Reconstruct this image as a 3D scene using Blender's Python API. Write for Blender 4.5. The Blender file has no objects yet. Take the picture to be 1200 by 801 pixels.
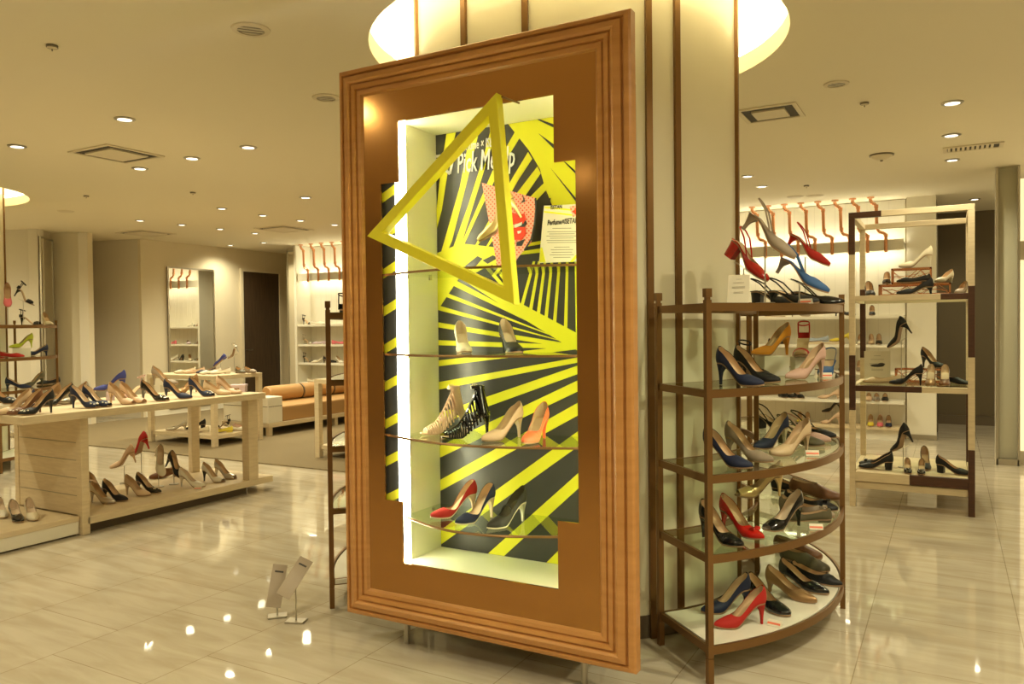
import bpy, bmesh, math, random
from mathutils import Vector, Matrix, Euler
random.seed(7)
SC = bpy.context.scene
COL = SC.collection
PI = math.pi

# ------------------------------------------------------------------ camera survey
F_PX = 917.3
PITCH, ROLL, YAW = math.radians(-1.0447), math.radians(-.6607), math.radians(29.2445)
EYE = 1.365

def ray(px, py):
    x, y = (px-600)/F_PX, (py-400.5)/F_PX
    cr, sr, cp, sp = math.cos(ROLL), math.sin(ROLL), math.cos(PITCH), math.sin(PITCH)
    X, Y = x*cr+y*sr, -x*sr+y*cr
    Z, F = -Y*cp+sp, cp+Y*sp
    c, s = math.cos(YAW), math.sin(YAW)
    return Vector((X*c-F*s, X*s+F*c, Z))
EYEV = Vector((0, 0, EYE))
def onz(px, py, z):
    r = ray(px, py); return EYEV+r*((z-EYE)/r.z)
def onv(px, py, v):
    r = ray(px, py); return EYEV+r*(v/r.y)
def onu(px, py, u):
    r = ray(px, py); return EYEV+r*(u/r.x)
def oncyl(px, c, rad, z, far=False):
    r = ray(px, 395); d = Vector((r.x, r.y)).normalized()
    t = d.dot(Vector(c)); q = Vector(c)-d*t
    h = rad*rad-q.length_squared
    k = math.sqrt(h) if h > 0 else 0
    p = d*(t+k if far else t-k)
    return Vector((p.x, p.y, z))
def facing(p):
    """heading of 'image right' for someone looking at p from the aisle"""
    return math.atan2(p.y, p.x)-PI/2

# ------------------------------------------------------------------ materials
def mat(name, col, rough=.5, metal=0, emit=None, estr=0, bump=None, coat=0, spec=.5, trans=0, ior=1.45, alpha=1):
    m = bpy.data.materials.new(name); m.use_nodes = True
    n = m.node_tree.nodes; l = m.node_tree.links
    b = n['Principled BSDF']
    b.inputs['Base Color'].default_value = (*col, 1)
    b.inputs['Roughness'].default_value = rough
    b.inputs['Metallic'].default_value = metal
    b.inputs['Coat Weight'].default_value = coat
    b.inputs['Specular IOR Level'].default_value = spec
    b.inputs['Transmission Weight'].default_value = trans
    b.inputs['IOR'].default_value = ior
    b.inputs['Alpha'].default_value = alpha
    if emit:
        b.inputs['Emission Color'].default_value = (*emit, 1)
        b.inputs['Emission Strength'].default_value = estr
    if bump:
        sc, st = bump
        t = n.new('ShaderNodeTexNoise'); t.inputs['Scale'].default_value = sc
        t.inputs['Detail'].default_value = 3
        c = n.new('ShaderNodeTexCoord'); l.new(c.outputs['Object'], t.inputs['Vector'])
        bp = n.new('ShaderNodeBump'); bp.inputs['Strength'].default_value = st; bp.inputs['Distance'].default_value = .01
        l.new(t.outputs['Fac'], bp.inputs['Height']); l.new(bp.outputs['Normal'], b.inputs['Normal'])
    return m

def grain(m, c1, c2, scale=(2, 30, 30), ns=3.0):
    n = m.node_tree.nodes; l = m.node_tree.links; b = n['Principled BSDF']
    c = n.new('ShaderNodeTexCoord'); mp = n.new('ShaderNodeMapping'); mp.inputs['Scale'].default_value = scale
    t = n.new('ShaderNodeTexNoise'); t.inputs['Scale'].default_value = ns; t.inputs['Detail'].default_value = 4
    r = n.new('ShaderNodeValToRGB')
    r.color_ramp.elements[0].color = (*c1, 1); r.color_ramp.elements[1].color = (*c2, 1)
    r.color_ramp.elements[0].position = .3; r.color_ramp.elements[1].position = .7
    l.new(c.outputs['Object'], mp.inputs['Vector']); l.new(mp.outputs['Vector'], t.inputs['Vector'])
    l.new(t.outputs['Fac'], r.inputs['Fac']); l.new(r.outputs['Color'], b.inputs['Base Color'])
    return m

M = {}
M['ceiling'] = mat('ceiling_paint', (.84, .77, .60), .9)
M['wall'] = mat('wall_paint', (.74, .66, .50), .85)
M['wall_grey'] = mat('wall_grey', (.68, .63, .53), .8)
M['wall_dark'] = mat('wall_brown_panel', (.13, .10, .055), .7)
M['wall_lit'] = mat('wall_white_laminate', (.84, .80, .68), .6)
M['column'] = mat('column_cream_panel', (.80, .74, .56), .35)
M['cove'] = mat('cove_white', (.86, .82, .68), .8)
M['bronze'] = mat('bronze_metal', (.235, .125, .045), .38, .7)
M['copper'] = mat('copper_polished', (.85, .42, .24), .2, 1)
M['wood_frame'] = grain(mat('frame_wood', (.4, .17, .04), .38, coat=.15), (.56, .27, .085), (.47, .215, .06), (1, 1, 8), 4)
M['copper_panel'] = mat('copper_mirror_panel', (.45, .225, .07), .14, .92, bump=(3.0, .05))
M['pale_wood'] = grain(mat('pale_wood', (.7, .6, .4), .5), (.72, .60, .40), (.63, .51, .33), (3, 3, 25), 3)
M['dark_wood'] = grain(mat('dark_wood', (.10, .04, .02), .4), (.09, .036, .018), (.06, .024, .012), (4, 4, 40), 3)
M['door_wood'] = grain(mat('door_wood', (.05, .03, .015), .5), (.085, .052, .026), (.05, .03, .015), (25, 25, 1), 3)
M['carpet'] = mat('carpet_pile', (.235, .18, .10), .95, bump=(180, .5))
M['marble_shelf'] = mat('white_marble_shelf', (.80, .76, .64), .25)
M['mirror'] = mat('mirror_silver', (.86, .85, .80), .02, 1)
M['steel'] = mat('brushed_steel', (.55, .52, .45), .3, 1)
M['steel_dark'] = mat('dark_bronze_glass', (.10, .07, .045), .15, .3)
M['led'] = mat('led_strip', (1, 1, 1), .5, emit=(1, .97, .80), estr=17)
M['cove_led'] = mat('cove_lamp', (1, 1, 1), .5, emit=(1, .90, .62), estr=14)
M['shelf_led'] = mat('shelf_lamp', (1, 1, 1), .5, emit=(1, .92, .66), estr=18)
M['bulb'] = mat('lamp_lens_lit', (1, 1, 1), .5, emit=(1, .95, .78), estr=3.5)
M['lens_off'] = mat('lamp_reflector_unlit', (.62, .58, .46), .3, .2)
M['louver'] = mat('lamp_louver', (.22, .19, .14), .3, .3)
M['fitting'] = mat('ceiling_fitting_white', (.74, .66, .50), .6)
M['vent_dark'] = mat('vent_slot', (.07, .06, .045), .7)
M['panel_black'] = mat('printed_black', (.055, .055, .05), .3)
M['panel_yellow'] = mat('printed_yellow', (.82, .80, .035), .42)
M['neon_yellow'] = mat('yellow_lacquer', (.80, .74, .03), .35)
M['cream_box'] = mat('showcase_white', (.84, .82, .62), .5)
M['print_white'] = mat('white_lettering', (.9, .9, .85), .5)
M['print_dark'] = mat('dark_lettering', (.05, .045, .04), .6)
M['print_grey'] = mat('grey_lettering', (.36, .32, .24), .6)
M['card'] = mat('card_paper', (.80, .74, .60), .7)
M['tag_red'] = mat('tag_red_band', (.85, .22, .12), .6)
M['lips_red'] = mat('poster_red', (.80, .05, .02), .5)
M['lilac'] = mat('lilac_paper', (.62, .50, .56), .7)
M['tan_leather'] = mat('tan_leather', (.47, .27, .105), .45, bump=(60, .06))
M['sign_grey'] = mat('sign_taupe', (.42, .34, .25), .5)
M['white_box'] = mat('white_riser_laminate', (.82, .78, .66), .4)
M['plinth'] = mat('dark_plinth', (.12, .09, .055), .6)
M['pink'] = mat('poster_pink', (.86, .42, .34), .5)

def glass(name, tint, rough=0.0, fac=.9):
    m = bpy.data.materials.new(name); m.use_nodes = True
    n = m.node_tree.nodes; l = m.node_tree.links; n.clear()
    o = n.new('ShaderNodeOutputMaterial'); mix = n.new('ShaderNodeMixShader')
    t = n.new('ShaderNodeBsdfTransparent'); t.inputs['Color'].default_value = (*tint, 1)
    g = n.new('ShaderNodeBsdfGlossy'); g.inputs['Roughness'].default_value = .03
    g.inputs['Color'].default_value = (.9, .9, .85, 1)
    fr = n.new('ShaderNodeFresnel'); fr.inputs['IOR'].default_value = 1.5
    ge = n.new('ShaderNodeNewGeometry'); sb = n.new('ShaderNodeMath'); sb.operation = 'SUBTRACT'; sb.inputs[0].default_value = 1
    ml = n.new('ShaderNodeMath'); ml.operation = 'MULTIPLY'
    l.new(ge.outputs['Backfacing'], sb.inputs[1]); l.new(sb.outputs[0], ml.inputs[0]); l.new(fr.outputs['Fac'], ml.inputs[1])
    l.new(ml.outputs[0], mix.inputs['Fac']); l.new(t.outputs['BSDF'], mix.inputs[1]); l.new(g.outputs['BSDF'], mix.inputs[2])
    l.new(mix.outputs['Shader'], o.inputs['Surface'])
    return m
M['glass'] = glass('shelf_glass', (.86, .92, .84))
M['acrylic'] = glass('clear_acrylic', (.93, .93, .90))
M['case_glass'] = glass('case_glass', (.45, .40, .30))

def dots_material():
    m = M['pink']; n = m.node_tree.nodes; l = m.node_tree.links; b = n['Principled BSDF']
    c = n.new('ShaderNodeTexCoord'); mp = n.new('ShaderNodeMapping'); mp.inputs['Scale'].default_value = (75, 75, 75)
    mp.inputs['Rotation'].default_value = (0, math.radians(45), 0)
    v = n.new('ShaderNodeTexVoronoi'); v.inputs['Randomness'].default_value = 0; v.inputs['Scale'].default_value = 1
    v.voronoi_dimensions = '2D'
    s = n.new('ShaderNodeSeparateXYZ'); cb = n.new('ShaderNodeCombineXYZ')
    l.new(c.outputs['Object'], mp.inputs['Vector']); l.new(mp.outputs['Vector'], s.inputs[0])
    l.new(s.outputs['X'], cb.inputs['X']); l.new(s.outputs['Z'], cb.inputs['Y']); l.new(cb.outputs[0], v.inputs['Vector'])
    r = n.new('ShaderNodeValToRGB'); r.color_ramp.interpolation = 'CONSTANT'
    r.color_ramp.elements[0].color = (.80, .10, .06, 1); r.color_ramp.elements[1].color = (.86, .46, .36, 1)
    r.color_ramp.elements[1].position = .26
    l.new(v.outputs['Distance'], r.inputs['Fac']); l.new(r.outputs['Color'], b.inputs['Base Color'])
dots_material()

def floor_material():
    m = mat('marble_floor_tiles', (.6, .55, .45), .035, spec=.5)
    n = m.node_tree.nodes; l = m.node_tree.links; b = n['Principled BSDF']
    c = n.new('ShaderNodeTexCoord')
    # half-bond 0.6 m tiles: courses run along v, so swap the axes for the brick node
    s = n.new('ShaderNodeSeparateXYZ'); l.new(c.outputs['Object'], s.inputs[0])
    ax = n.new('ShaderNodeMath'); ax.operation = 'ADD'; ax.inputs[1].default_value = 0.331+6.0
    ay = n.new('ShaderNodeMath'); ay.operation = 'ADD'; ay.inputs[1].default_value = -3.72+6.0
    l.new(s.outputs['X'], ax.inputs[0]); l.new(s.outputs['Y'], ay.inputs[0])
    cb = n.new('ShaderNodeCombineXYZ'); l.new(ay.outputs[0], cb.inputs['X']); l.new(ax.outputs[0], cb.inputs['Y'])
    br = n.new('ShaderNodeTexBrick'); br.offset = .5; br.squash = 1
    br.inputs['Scale'].default_value = 1; br.inputs['Brick Width'].default_value = .6; br.inputs['Row Height'].default_value = .6
    br.inputs['Mortar Size'].default_value = .0022; br.inputs['Mortar Smooth'].default_value = .1
    br.inputs['Color1'].default_value = (.535, .475, .37, 1); br.inputs['Color2'].default_value = (.56, .50, .395, 1)
    br.inputs['Mortar'].default_value = (.36, .30, .21, 1)
    l.new(cb.outputs[0], br.inputs['Vector'])
    # marble veins
    mp = n.new('ShaderNodeMapping'); mp.inputs['Rotation'].default_value = (0, 0, math.radians(20)); mp.inputs['Scale'].default_value = (1.0, 5.5, 1)
    l.new(c.outputs['Object'], mp.inputs['Vector'])
    nz = n.new('ShaderNodeTexNoise'); nz.inputs['Scale'].default_value = 2.2; nz.inputs['Detail'].default_value = 7; nz.inputs['Distortion'].default_value = .6
    l.new(mp.outputs['Vector'], nz.inputs['Vector'])
    rp = n.new('ShaderNodeValToRGB'); rp.color_ramp.elements[0].position = .35; rp.color_ramp.elements[1].position = .62
    rp.color_ramp.elements[0].color = (.84, .81, .76, 1); rp.color_ramp.elements[1].color = (1, 1, 1, 1)
    l.new(nz.outputs['Fac'], rp.inputs['Fac'])
    mx = n.new('ShaderNodeMixRGB'); mx.blend_type = 'MULTIPLY'; mx.inputs['Fac'].default_value = 1
    l.new(br.outputs['Color'], mx.inputs[1]); l.new(rp.outputs['Color'], mx.inputs[2]); l.new(mx.outputs['Color'], b.inputs['Base Color'])
    # slightly uneven polish
    n2 = n.new('ShaderNodeTexNoise'); n2.inputs['Scale'].default_value = 3.2; n2.inputs['Detail'].default_value = 1
    l.new(c.outputs['Object'], n2.inputs['Vector'])
    bp = n.new('ShaderNodeBump'); bp.inputs['Strength'].default_value = .06; bp.inputs['Distance'].default_value = .02
    l.new(n2.outputs['Fac'], bp.inputs['Height']); l.new(bp.outputs['Normal'], b.inputs['Normal'])
    return m
M['floor'] = floor_material()

# ------------------------------------------------------------------ mesh builder
class MB:
    def __init__(s): s.v = []; s.f = []; s.m = []
    def add(s, vs, fs, mi=0):
        o = len(s.v); s.v += [tuple(p) for p in vs]
        for f in fs: s.f.append([o+i for i in f]); s.m.append(mi)
    def box(s, x0, x1, y0, y1, z0, z1, mi=0):
        s.add([(x0,y0,z0),(x1,y0,z0),(x1,y1,z0),(x0,y1,z0),(x0,y0,z1),(x1,y0,z1),(x1,y1,z1),(x0,y1,z1)],
              [(0,3,2,1),(4,5,6,7),(0,1,5,4),(1,2,6,5),(2,3,7,6),(3,0,4,7)], mi)
        return s
    def bar(s, a, b, w, h, up=(0,0,1), mi=0):
        a, b = Vector(a), Vector(b); d = (b-a).normalized(); sd = d.cross(Vector(up)).normalized(); u = sd.cross(d)
        vs = []
        for p in (a, b):
            for i, j in ((-1,-1),(1,-1),(1,1),(-1,1)): vs.append(p+sd*(i*w/2)+u*(j*h/2))
        s.add(vs, [(3,2,1,0),(4,5,6,7),(0,1,5,4),(1,2,6,5),(2,3,7,6),(3,0,4,7)], mi); return s
    def prism(s, poly, z0, z1, mi=0):
        n = len(poly); s.add([(x,y,z0) for x,y in poly]+[(x,y,z1) for x,y in poly],
            [tuple(range(n))[::-1], tuple(range(n,2*n))]+[(i,(i+1)%n,n+(i+1)%n,n+i) for i in range(n)], mi); return s
    def vprism(s, poly, y0, y1, mi=0):
        """polygon in the x-z plane, extruded along y"""
        n = len(poly); s.add([(x,y0,z) for x,z in poly]+[(x,y1,z) for x,z in poly],
            [tuple(range(n)), tuple(range(n,2*n))[::-1]]+[(i,n+i,n+(i+1)%n,(i+1)%n) for i in range(n)], mi); return s
    def lathe(s, prof, n=24, c=(0,0,0), mi=0, cap=True):
        vs = []; fs = []; k = len(prof)
        for i in range(n):
            a = 2*PI*i/n
            for r, z in prof: vs.append((c[0]+r*math.cos(a), c[1]+r*math.sin(a), c[2]+z))
        for i in range(n):
            j = (i+1)%n
            for q in range(k-1): fs.append((i*k+q, j*k+q, j*k+q+1, i*k+q+1))
        if cap:
            if prof[0][0] > 1e-6: fs.append(tuple(i*k for i in range(n))[::-1])
            if prof[-1][0] > 1e-6: fs.append(tuple(i*k+k-1 for i in range(n)))
        s.add(vs, fs, mi); return s
    def tube(s, pts, r, n=8, closed=False, flat=1.0, up=None, mi=0):
        pts = [Vector(p) for p in pts]; k = len(pts); vs = []; fs = []
        prev = None
        for i, p in enumerate(pts):
            a = pts[i-1] if (i > 0 or closed) else p
            b = pts[(i+1)%k] if (i < k-1 or closed) else p
            d = (b-a); d = d.normalized() if d.length > 1e-9 else Vector((0,0,1))
            ref = Vector(up) if up else (prev if prev is not None else (Vector((0,0,1)) if abs(d.z) < .9 else Vector((1,0,0))))
            sd = d.cross(ref)
            if sd.length < 1e-6: sd = d.cross(Vector((1,.1,0)))
            sd.normalize(); u = sd.cross(d).normalized(); prev = u
            rr = r[i] if isinstance(r, (list, tuple)) else r
            for q in range(n):
                t = 2*PI*q/n; vs.append(p+sd*(math.cos(t)*rr*flat)+u*(math.sin(t)*rr))
        for i in range(k if closed else k-1):
            j = (i+1)%k
            for q in range(n): fs.append((i*n+q, i*n+(q+1)%n, j*n+(q+1)%n, j*n+q))
        if not closed: fs.append(tuple(range(n))[::-1]); fs.append(tuple((k-1)*n+q for q in range(n)))
        s.add(vs, fs, mi); return s
    def ball(s, c, rx, ry, rz, nu=10, nv=6, rot=None, mi=0):
        vs = [Vector((0,0,-rz))]; fs = []
        for j in range(1, nv):
            t = -PI/2+PI*j/nv
            for i in range(nu):
                a = 2*PI*i/nu; vs.append(Vector((rx*math.cos(t)*math.cos(a), ry*math.cos(t)*math.sin(a), rz*math.sin(t))))
        vs.append(Vector((0,0,rz))); e = len(vs)-1
        for i in range(nu): fs.append((0, 1+(i+1)%nu, 1+i)); fs.append((e, e-nu+i, e-nu+(i+1)%nu))
        for j in range(nv-2):
            for i in range(nu):
                a = 1+j*nu; fs.append((a+i, a+(i+1)%nu, a+nu+(i+1)%nu, a+nu+i))
        if rot: vs = [rot @ p for p in vs]
        s.add([p+Vector(c) for p in vs], fs, mi); return s
    def arcband(s, r0, r1, z0, z1, a0, a1, n=28, c=(0,0), mi=0):
        """solid annular sector"""
        vs = []; fs = []
        for i in range(n+1):
            a = a0+(a1-a0)*i/n; ca, sa = math.cos(a), math.sin(a)
            for r, z in ((r0,z0),(r1,z0),(r1,z1),(r0,z1)): vs.append((c[0]+r*ca, c[1]+r*sa, z))
        for i in range(n):
            p, q = i*4, i*4+4
            for k in range(4): fs.append((p+k, q+k, q+(k+1)%4, p+(k+1)%4))
        fs.append((0,3,2,1)) if False else None
        if abs(abs(a1-a0)-2*PI) > 1e-4: fs.append((0,1,2,3)); fs.append((n*4+3,n*4+2,n*4+1,n*4))
        s.add(vs, fs, mi); return s
    def mesh(s, name, smooth=False, weld=False):
        me = bpy.data.meshes.new(name); bm = bmesh.new()
        vs = [bm.verts.new(p) for p in s.v]
        for f, mi in zip(s.f, s.m):
            try: fc = bm.faces.new([vs[i] for i in f]); fc.material_index = mi
            except ValueError: pass
        if weld: bmesh.ops.remove_doubles(bm, verts=bm.verts, dist=1e-5)
        bmesh.ops.recalc_face_normals(bm, faces=bm.faces)
        for fc in bm.faces: fc.smooth = bool(smooth)
        if smooth:
            for e in bm.edges:
                if len(e.link_faces) == 2 and e.calc_face_angle(0) > math.radians(40): e.smooth = False
        bm.to_mesh(me); bm.free(); return me

def obj(name, mb, ms, parent=None, smooth=False, bevel=0, weld=False):
    me = mb.mesh(name, smooth, weld)
    for m in (ms if isinstance(ms, (list, tuple)) else [ms]): me.materials.append(M[m] if isinstance(m, str) else m)
    o = bpy.data.objects.new(name, me); COL.objects.link(o)
    if parent: o.parent = parent
    if bevel:
        b = o.modifiers.new('bevel', 'BEVEL'); b.width = bevel; b.segments = 2; b.limit_method = 'ANGLE'
    return o
def tag(o, label, cat, group=None, kind=None):
    o['label'] = label; o['category'] = cat
    if group: o['group'] = group
    if kind: o['kind'] = kind
    return o
def thing(name, label, cat, loc=(0,0,0), rz=0, group=None, rot=None):
    o = bpy.data.objects.new(name, None); COL.objects.link(o); o.empty_display_size = .05
    o.location = loc; o.rotation_euler = rot if rot else (0, 0, rz)
    return tag(o, label, cat, group)
def struct(name, mb, m, label, smooth=False, bevel=0):
    o = obj(name, mb, m, None, smooth, bevel); o['kind'] = 'structure'; o['label'] = label; o['category'] = name.split('_')[0]
    return o

# ================================================================== THE SETTING
ZC = 2.84
CA = (-1.749, 3.846)      # main column
CB = (-9.376, 4.016)      # column at the far left
RC, RCOVE = .835, 1.085

fl = MB(); fl.box(-14, 7, -5.2, 14, -.1, 0); struct('floor', fl, 'floor', 'polished cream marble tile floor of the shop')

def ceiling_mesh():
    bm = bmesh.new(); edges = []
    def loop(pts):
        vs = [bm.verts.new(p) for p in pts]
        for i in range(len(vs)): edges.append(bm.edges.new((vs[i], vs[(i+1)%len(vs)])))
    loop([(-14,-5.2,ZC),(7,-5.2,ZC),(7,14,ZC),(-14,14,ZC)])
    for c in (CA, CB): loop([(c[0]+RCOVE*math.cos(2*PI*i/64), c[1]+RCOVE*math.sin(2*PI*i/64), ZC) for i in range(64)])
    bmesh.ops.triangle_fill(bm, edges=edges, use_beauty=True)
    for f in bm.faces:
        if f.normal.z > 0: f.normal_flip()
    me = bpy.data.meshes.new('ceiling'); bm.to_mesh(me); bm.free(); me.materials.append(M['ceiling'])
    o = bpy.data.objects.new('ceiling', me); COL.objects.link(o); o['kind'] = 'structure'; o['label'] = 'flat cream painted ceiling with round coves'; o['category'] = 'ceiling'
ceiling_mesh()

def wall_seg(name, a, b, m, label, th=.12, z0=0, z1=ZC):
    a, b = Vector((*a, 0)), Vector((*b, 0)); d = (b-a).normalized(); nrm = Vector((d.y, -d.x, 0))  # thickness away from the shop
    k = MB(); k.prism([(a.x,a.y),(b.x,b.y),(b.x-nrm.x*th,b.y-nrm.y*th),(a.x-nrm.x*th,a.y-nrm.y*th)], z0, z1)
    return struct(name, k, m, label)
VB = 10.42
# thickness grows to the left of a->b, i.e. away from the shop interior
wall_seg('wall_back_niche', (-11.2, 11.12), (-10.3, 11.12), 'wall', 'short cream wall between the dark door and the narrow mirror')
wall_seg('wall_back', (-10.47, VB), (-.445, VB), 'wall', 'long cream back wall behind the lit shoe shelves')
wall_seg('wall_recess_side', (-.14, VB+.02), (-.14, 12.1), 'wall_dark', 'dark side wall of the passage beyond the square pillar')
wall_seg('wall_recess', (-.14, 12.1), (3.2, 12.1), 'wall_dark', 'dark brown wall at the end of the passage')
wall_seg('wall_left', (-11.2, 7.98), (-11.2, 11.12), 'wall', 'cream wall carrying the tall mirror and the dark door')
wall_seg('wall_left_angle', (-12.15, 7.72), (-11.2, 8.0), 'wall_grey', 'grey angled wall left of the tall mirror')
wall_seg('wall_left_step', (-11.08, 7.03), (-12.15, 7.74), 'wall_grey', 'return of the cream wall before the grey one')
wall_seg('wall_left_cream', (-11.6, 6.80), (-11.08, 7.03), 'wall', 'narrow cream wall right of the narrow mirror')
wall_seg('wall_left_white', (-11.95, 6.15), (-11.28, 6.42), 'wall_grey', 'pale panelled wall beside the far left column')
wall_seg('wall_left_niche', (-11.28, 6.42), (-11.6, 6.80), 'wall_grey', 'return wall holding the narrow mirror')
wall_seg('wall_far_left', (-13.6, -5), (-13.6, 6.5), 'wall', 'cream wall at the far left end')
wall_seg('wall_rear', (6.8, -4.6), (-13.8, -4.6), 'wall', 'cream wall behind the photographer')
wall_seg('wall_right', (6.6, 13), (6.6, -5), 'wall', 'cream wall closing the right side')
wall_seg('wall_far_left_end', (-13.6, 6.3), (-11.9, 6.3), 'wall', 'cream return wall behind the far left column')
k = MB(); k.box(-.14, 3.2, 12.06, 12.1, 0, .12); struct('baseboard_recess', k, 'plinth', 'dark skirting of the passage wall')
k = MB(); k.box(-.445, -.14, 10.3, 10.6, 0, ZC); struct('wall_pillar', k, 'wall_lit', 'square cream pillar at the end of the back wall')
k = MB(); k.box(-.45, -.135, 10.29, 10.61, 0, .06); struct('baseboard_pillar', k, 'steel', 'metal skirting of the square pillar')
k = MB(); k.box(-11.2, -11.19, 8.02, 9.94, 0, .09); struct('baseboard_left', k, 'wall_lit', 'pale skirting under the tall mirror')

# right hand glass clad pillar and the lit wall beyond it
k = MB(); k.box(.39, .565, 8.86, 9.2, 0, ZC); struct('wall_glass_pillar', k, 'wall_lit', 'slim glass clad pillar at the right edge')
gp = thing('pillar_cladding', 'greenish glass cladding with steel edges on the right pillar', 'cladding', (.478, 8.80, 0))
k = MB(); k.box(-.083, .083, -.012, .05, .06, 2.83); obj('glass_sheet', k, 'acrylic', gp)
for x in (-.088, .088):
    k = MB(); k.box(x-.010, x+.010, -.02, .055, .0, 2.835); obj('edge_strip', k, 'steel', gp)
k = MB(); k.box(-.09, .09, -.02, .05, .0, .06); obj('kick_plate', k, 'steel', gp)
k = MB(); k.box(.62, 3.4, 8.9, 8.98, .1, 2.78)
lw = thing('lit_wall_panel', 'glowing cream wall panel at the right edge beside the glass pillar', 'wall panel', (.585, 9.02, 0))
M['lit_wall'] = mat('backlit_panel', (.85, .8, .62), .5, emit=(1, .84, .48), estr=.9)
k = MB(); k.box(0, 2.7, -.04, .04, 2.14, 2.74); obj('light_panel', k, 'lit_wall', lw)
k = MB(); k.box(0, 2.7, -.04, .04, .12, 1.96); obj('light_panel', k, 'lit_wall', lw)
k = MB(); k.box(0, 2.7, -.05, .05, 1.96, 2.14); k.box(0, 2.7, -.05, .05, 0, .12); obj('frame', k, 'wall_grey', lw)

# doors and mirrors on the left wall
d = thing('door', 'dark brown wooden door in the cream left wall', 'door', (-11.2, 10.45-.46, 0)); d.name = 'door_1'; d['kind'] = 'structure'
def build_door():
    d.location = (-11.2, 10.0, 0)
    q = MB(); q.box(.002, .03, 0, .87, .005, 2.44); obj('door_leaf', q, 'door_wood', d)
    q = MB(); q.box(0, .05, -.05, 0, 0, 2.49); q.box(0, .05, 0, .92, 2.44, 2.49); q.box(0, .05, .87, .92, 0, 2.44); obj('door_frame', q, 'wall', d)
    q = MB(); q.tube([(.03,.06,1.02),(.075,.06,1.02),(.075,.17,1.02)], .009); obj('door_handle', q, 'steel', d)
build_door()

def mirror(name, label, a, b, z0, z1, fw=.025):
    a, b = Vector((*a,0)), Vector((*b,0)); L = (b-a).length; ang = math.atan2(b.y-a.y, b.x-a.x)
    t = thing(name, label, 'mirror', (a.x, a.y, 0), ang)
    k = MB(); k.box(fw, L-fw, -.022, -.012, z0+fw, z1-fw); obj('mirror_glass', k, 'mirror', t)
    k = MB(); k.box(0, L, -.012, -.002, z0, z1); obj('backing', k, 'plinth', t)
    k = MB()
    for x0, x1, q0, q1 in ((0,fw,z0,z1),(L-fw,L,z0,z1),(fw,L-fw,z0,z0+fw),(fw,L-fw,z1-fw,z1)): k.box(x0,x1,-.03,-.012,q0,q1)
    obj('bevelled_frame', k, 'steel', t)
    return t
mirror('wall_mirror', 'tall mirror on the cream left wall reflecting lit shelves', (-11.195, 8.44), (-11.195, 9.37), .10, 2.43)
mirror('wall_mirror', 'narrow full height mirror between the dark door and lit shelves', (-10.46, VB-.01), (-10.10, VB-.01), .02, 2.80)
mirror('wall_mirror', 'narrow mirror strip beside the far left column', (-11.275, 6.43), (-11.585, 6.79), .02, 2.74)

# carpet
k = MB(); k.box(-11.15, -3.4, 5.72, 10.1, 0, .012); c = obj('carpet', k, 'carpet'); tag(c, 'beige carpet under the bench and back display tables', 'carpet')

# ------------------------------------------------------------------ columns and coves
def column(c, tag_no, angs, label):
    k = MB(); k.lathe([(RC, 0), (RC, 3.2)], 72, (c[0], c[1], 0)); struct('wall_column_%d' % tag_no, k, 'column', label, smooth=True)
    k = MB()
    k.lathe([(RC+.004, 0), (RC+.004, .10), (RC, .10)], 72, (c[0], c[1], 0), cap=False)
    struct('baseboard_column_%d' % tag_no, k, 'plinth', 'dark skirting ring of ' + label, smooth=True)
    # recessed ceiling cove: lip, ledge, wall, top
    k = MB(); k.lathe([(RCOVE, ZC), (RCOVE, ZC+.10), (RCOVE+.10, ZC+.10), (RCOVE+.16, ZC+.12), (RCOVE+.16, 3.22), (RC-.05, 3.22)], 72, (c[0], c[1], 0), cap=False)
    struct('ceiling_cove_%d' % tag_no, k, 'cove', 'round lit ceiling recess above ' + label, smooth=True)
    k = MB(); k.lathe([(RCOVE+.05, ZC+.115), (RCOVE+.14, ZC+.115), (RCOVE+.14, ZC+.135), (RCOVE+.05, ZC+.135), (RCOVE+.05, ZC+.115)], 72, (c[0], c[1], 0), cap=False)
    o = obj('cove_light', k, 'cove_led'); tag(o, 'hidden ring lamp glowing in the recess above ' + label, 'light')
    for i, a in enumerate(angs):
        a = math.radians(a); r = RC+.004
        q = MB(); q.box(-.006, .012, -.014, .014, 0, 3.2)
        o = struct('trim_%d' % (tag_no*20+i), q, 'bronze', 'bronze strip on ' + label)
        o.location = (c[0]+r*math.cos(a), c[1]+r*math.sin(a), 0); o.rotation_euler = (0, 0, a)
column(CA, 1, (3.3, -33.5, -43.4, -80.2, -102, -138, -144, 40, 77, 113, 150, 187), 'the big cream column behind the picture frame')
column(CB, 2, (60, 37, 0, -37, -74, -110, 100, 140, 180, 220), 'the cream column at the left edge')

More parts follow.
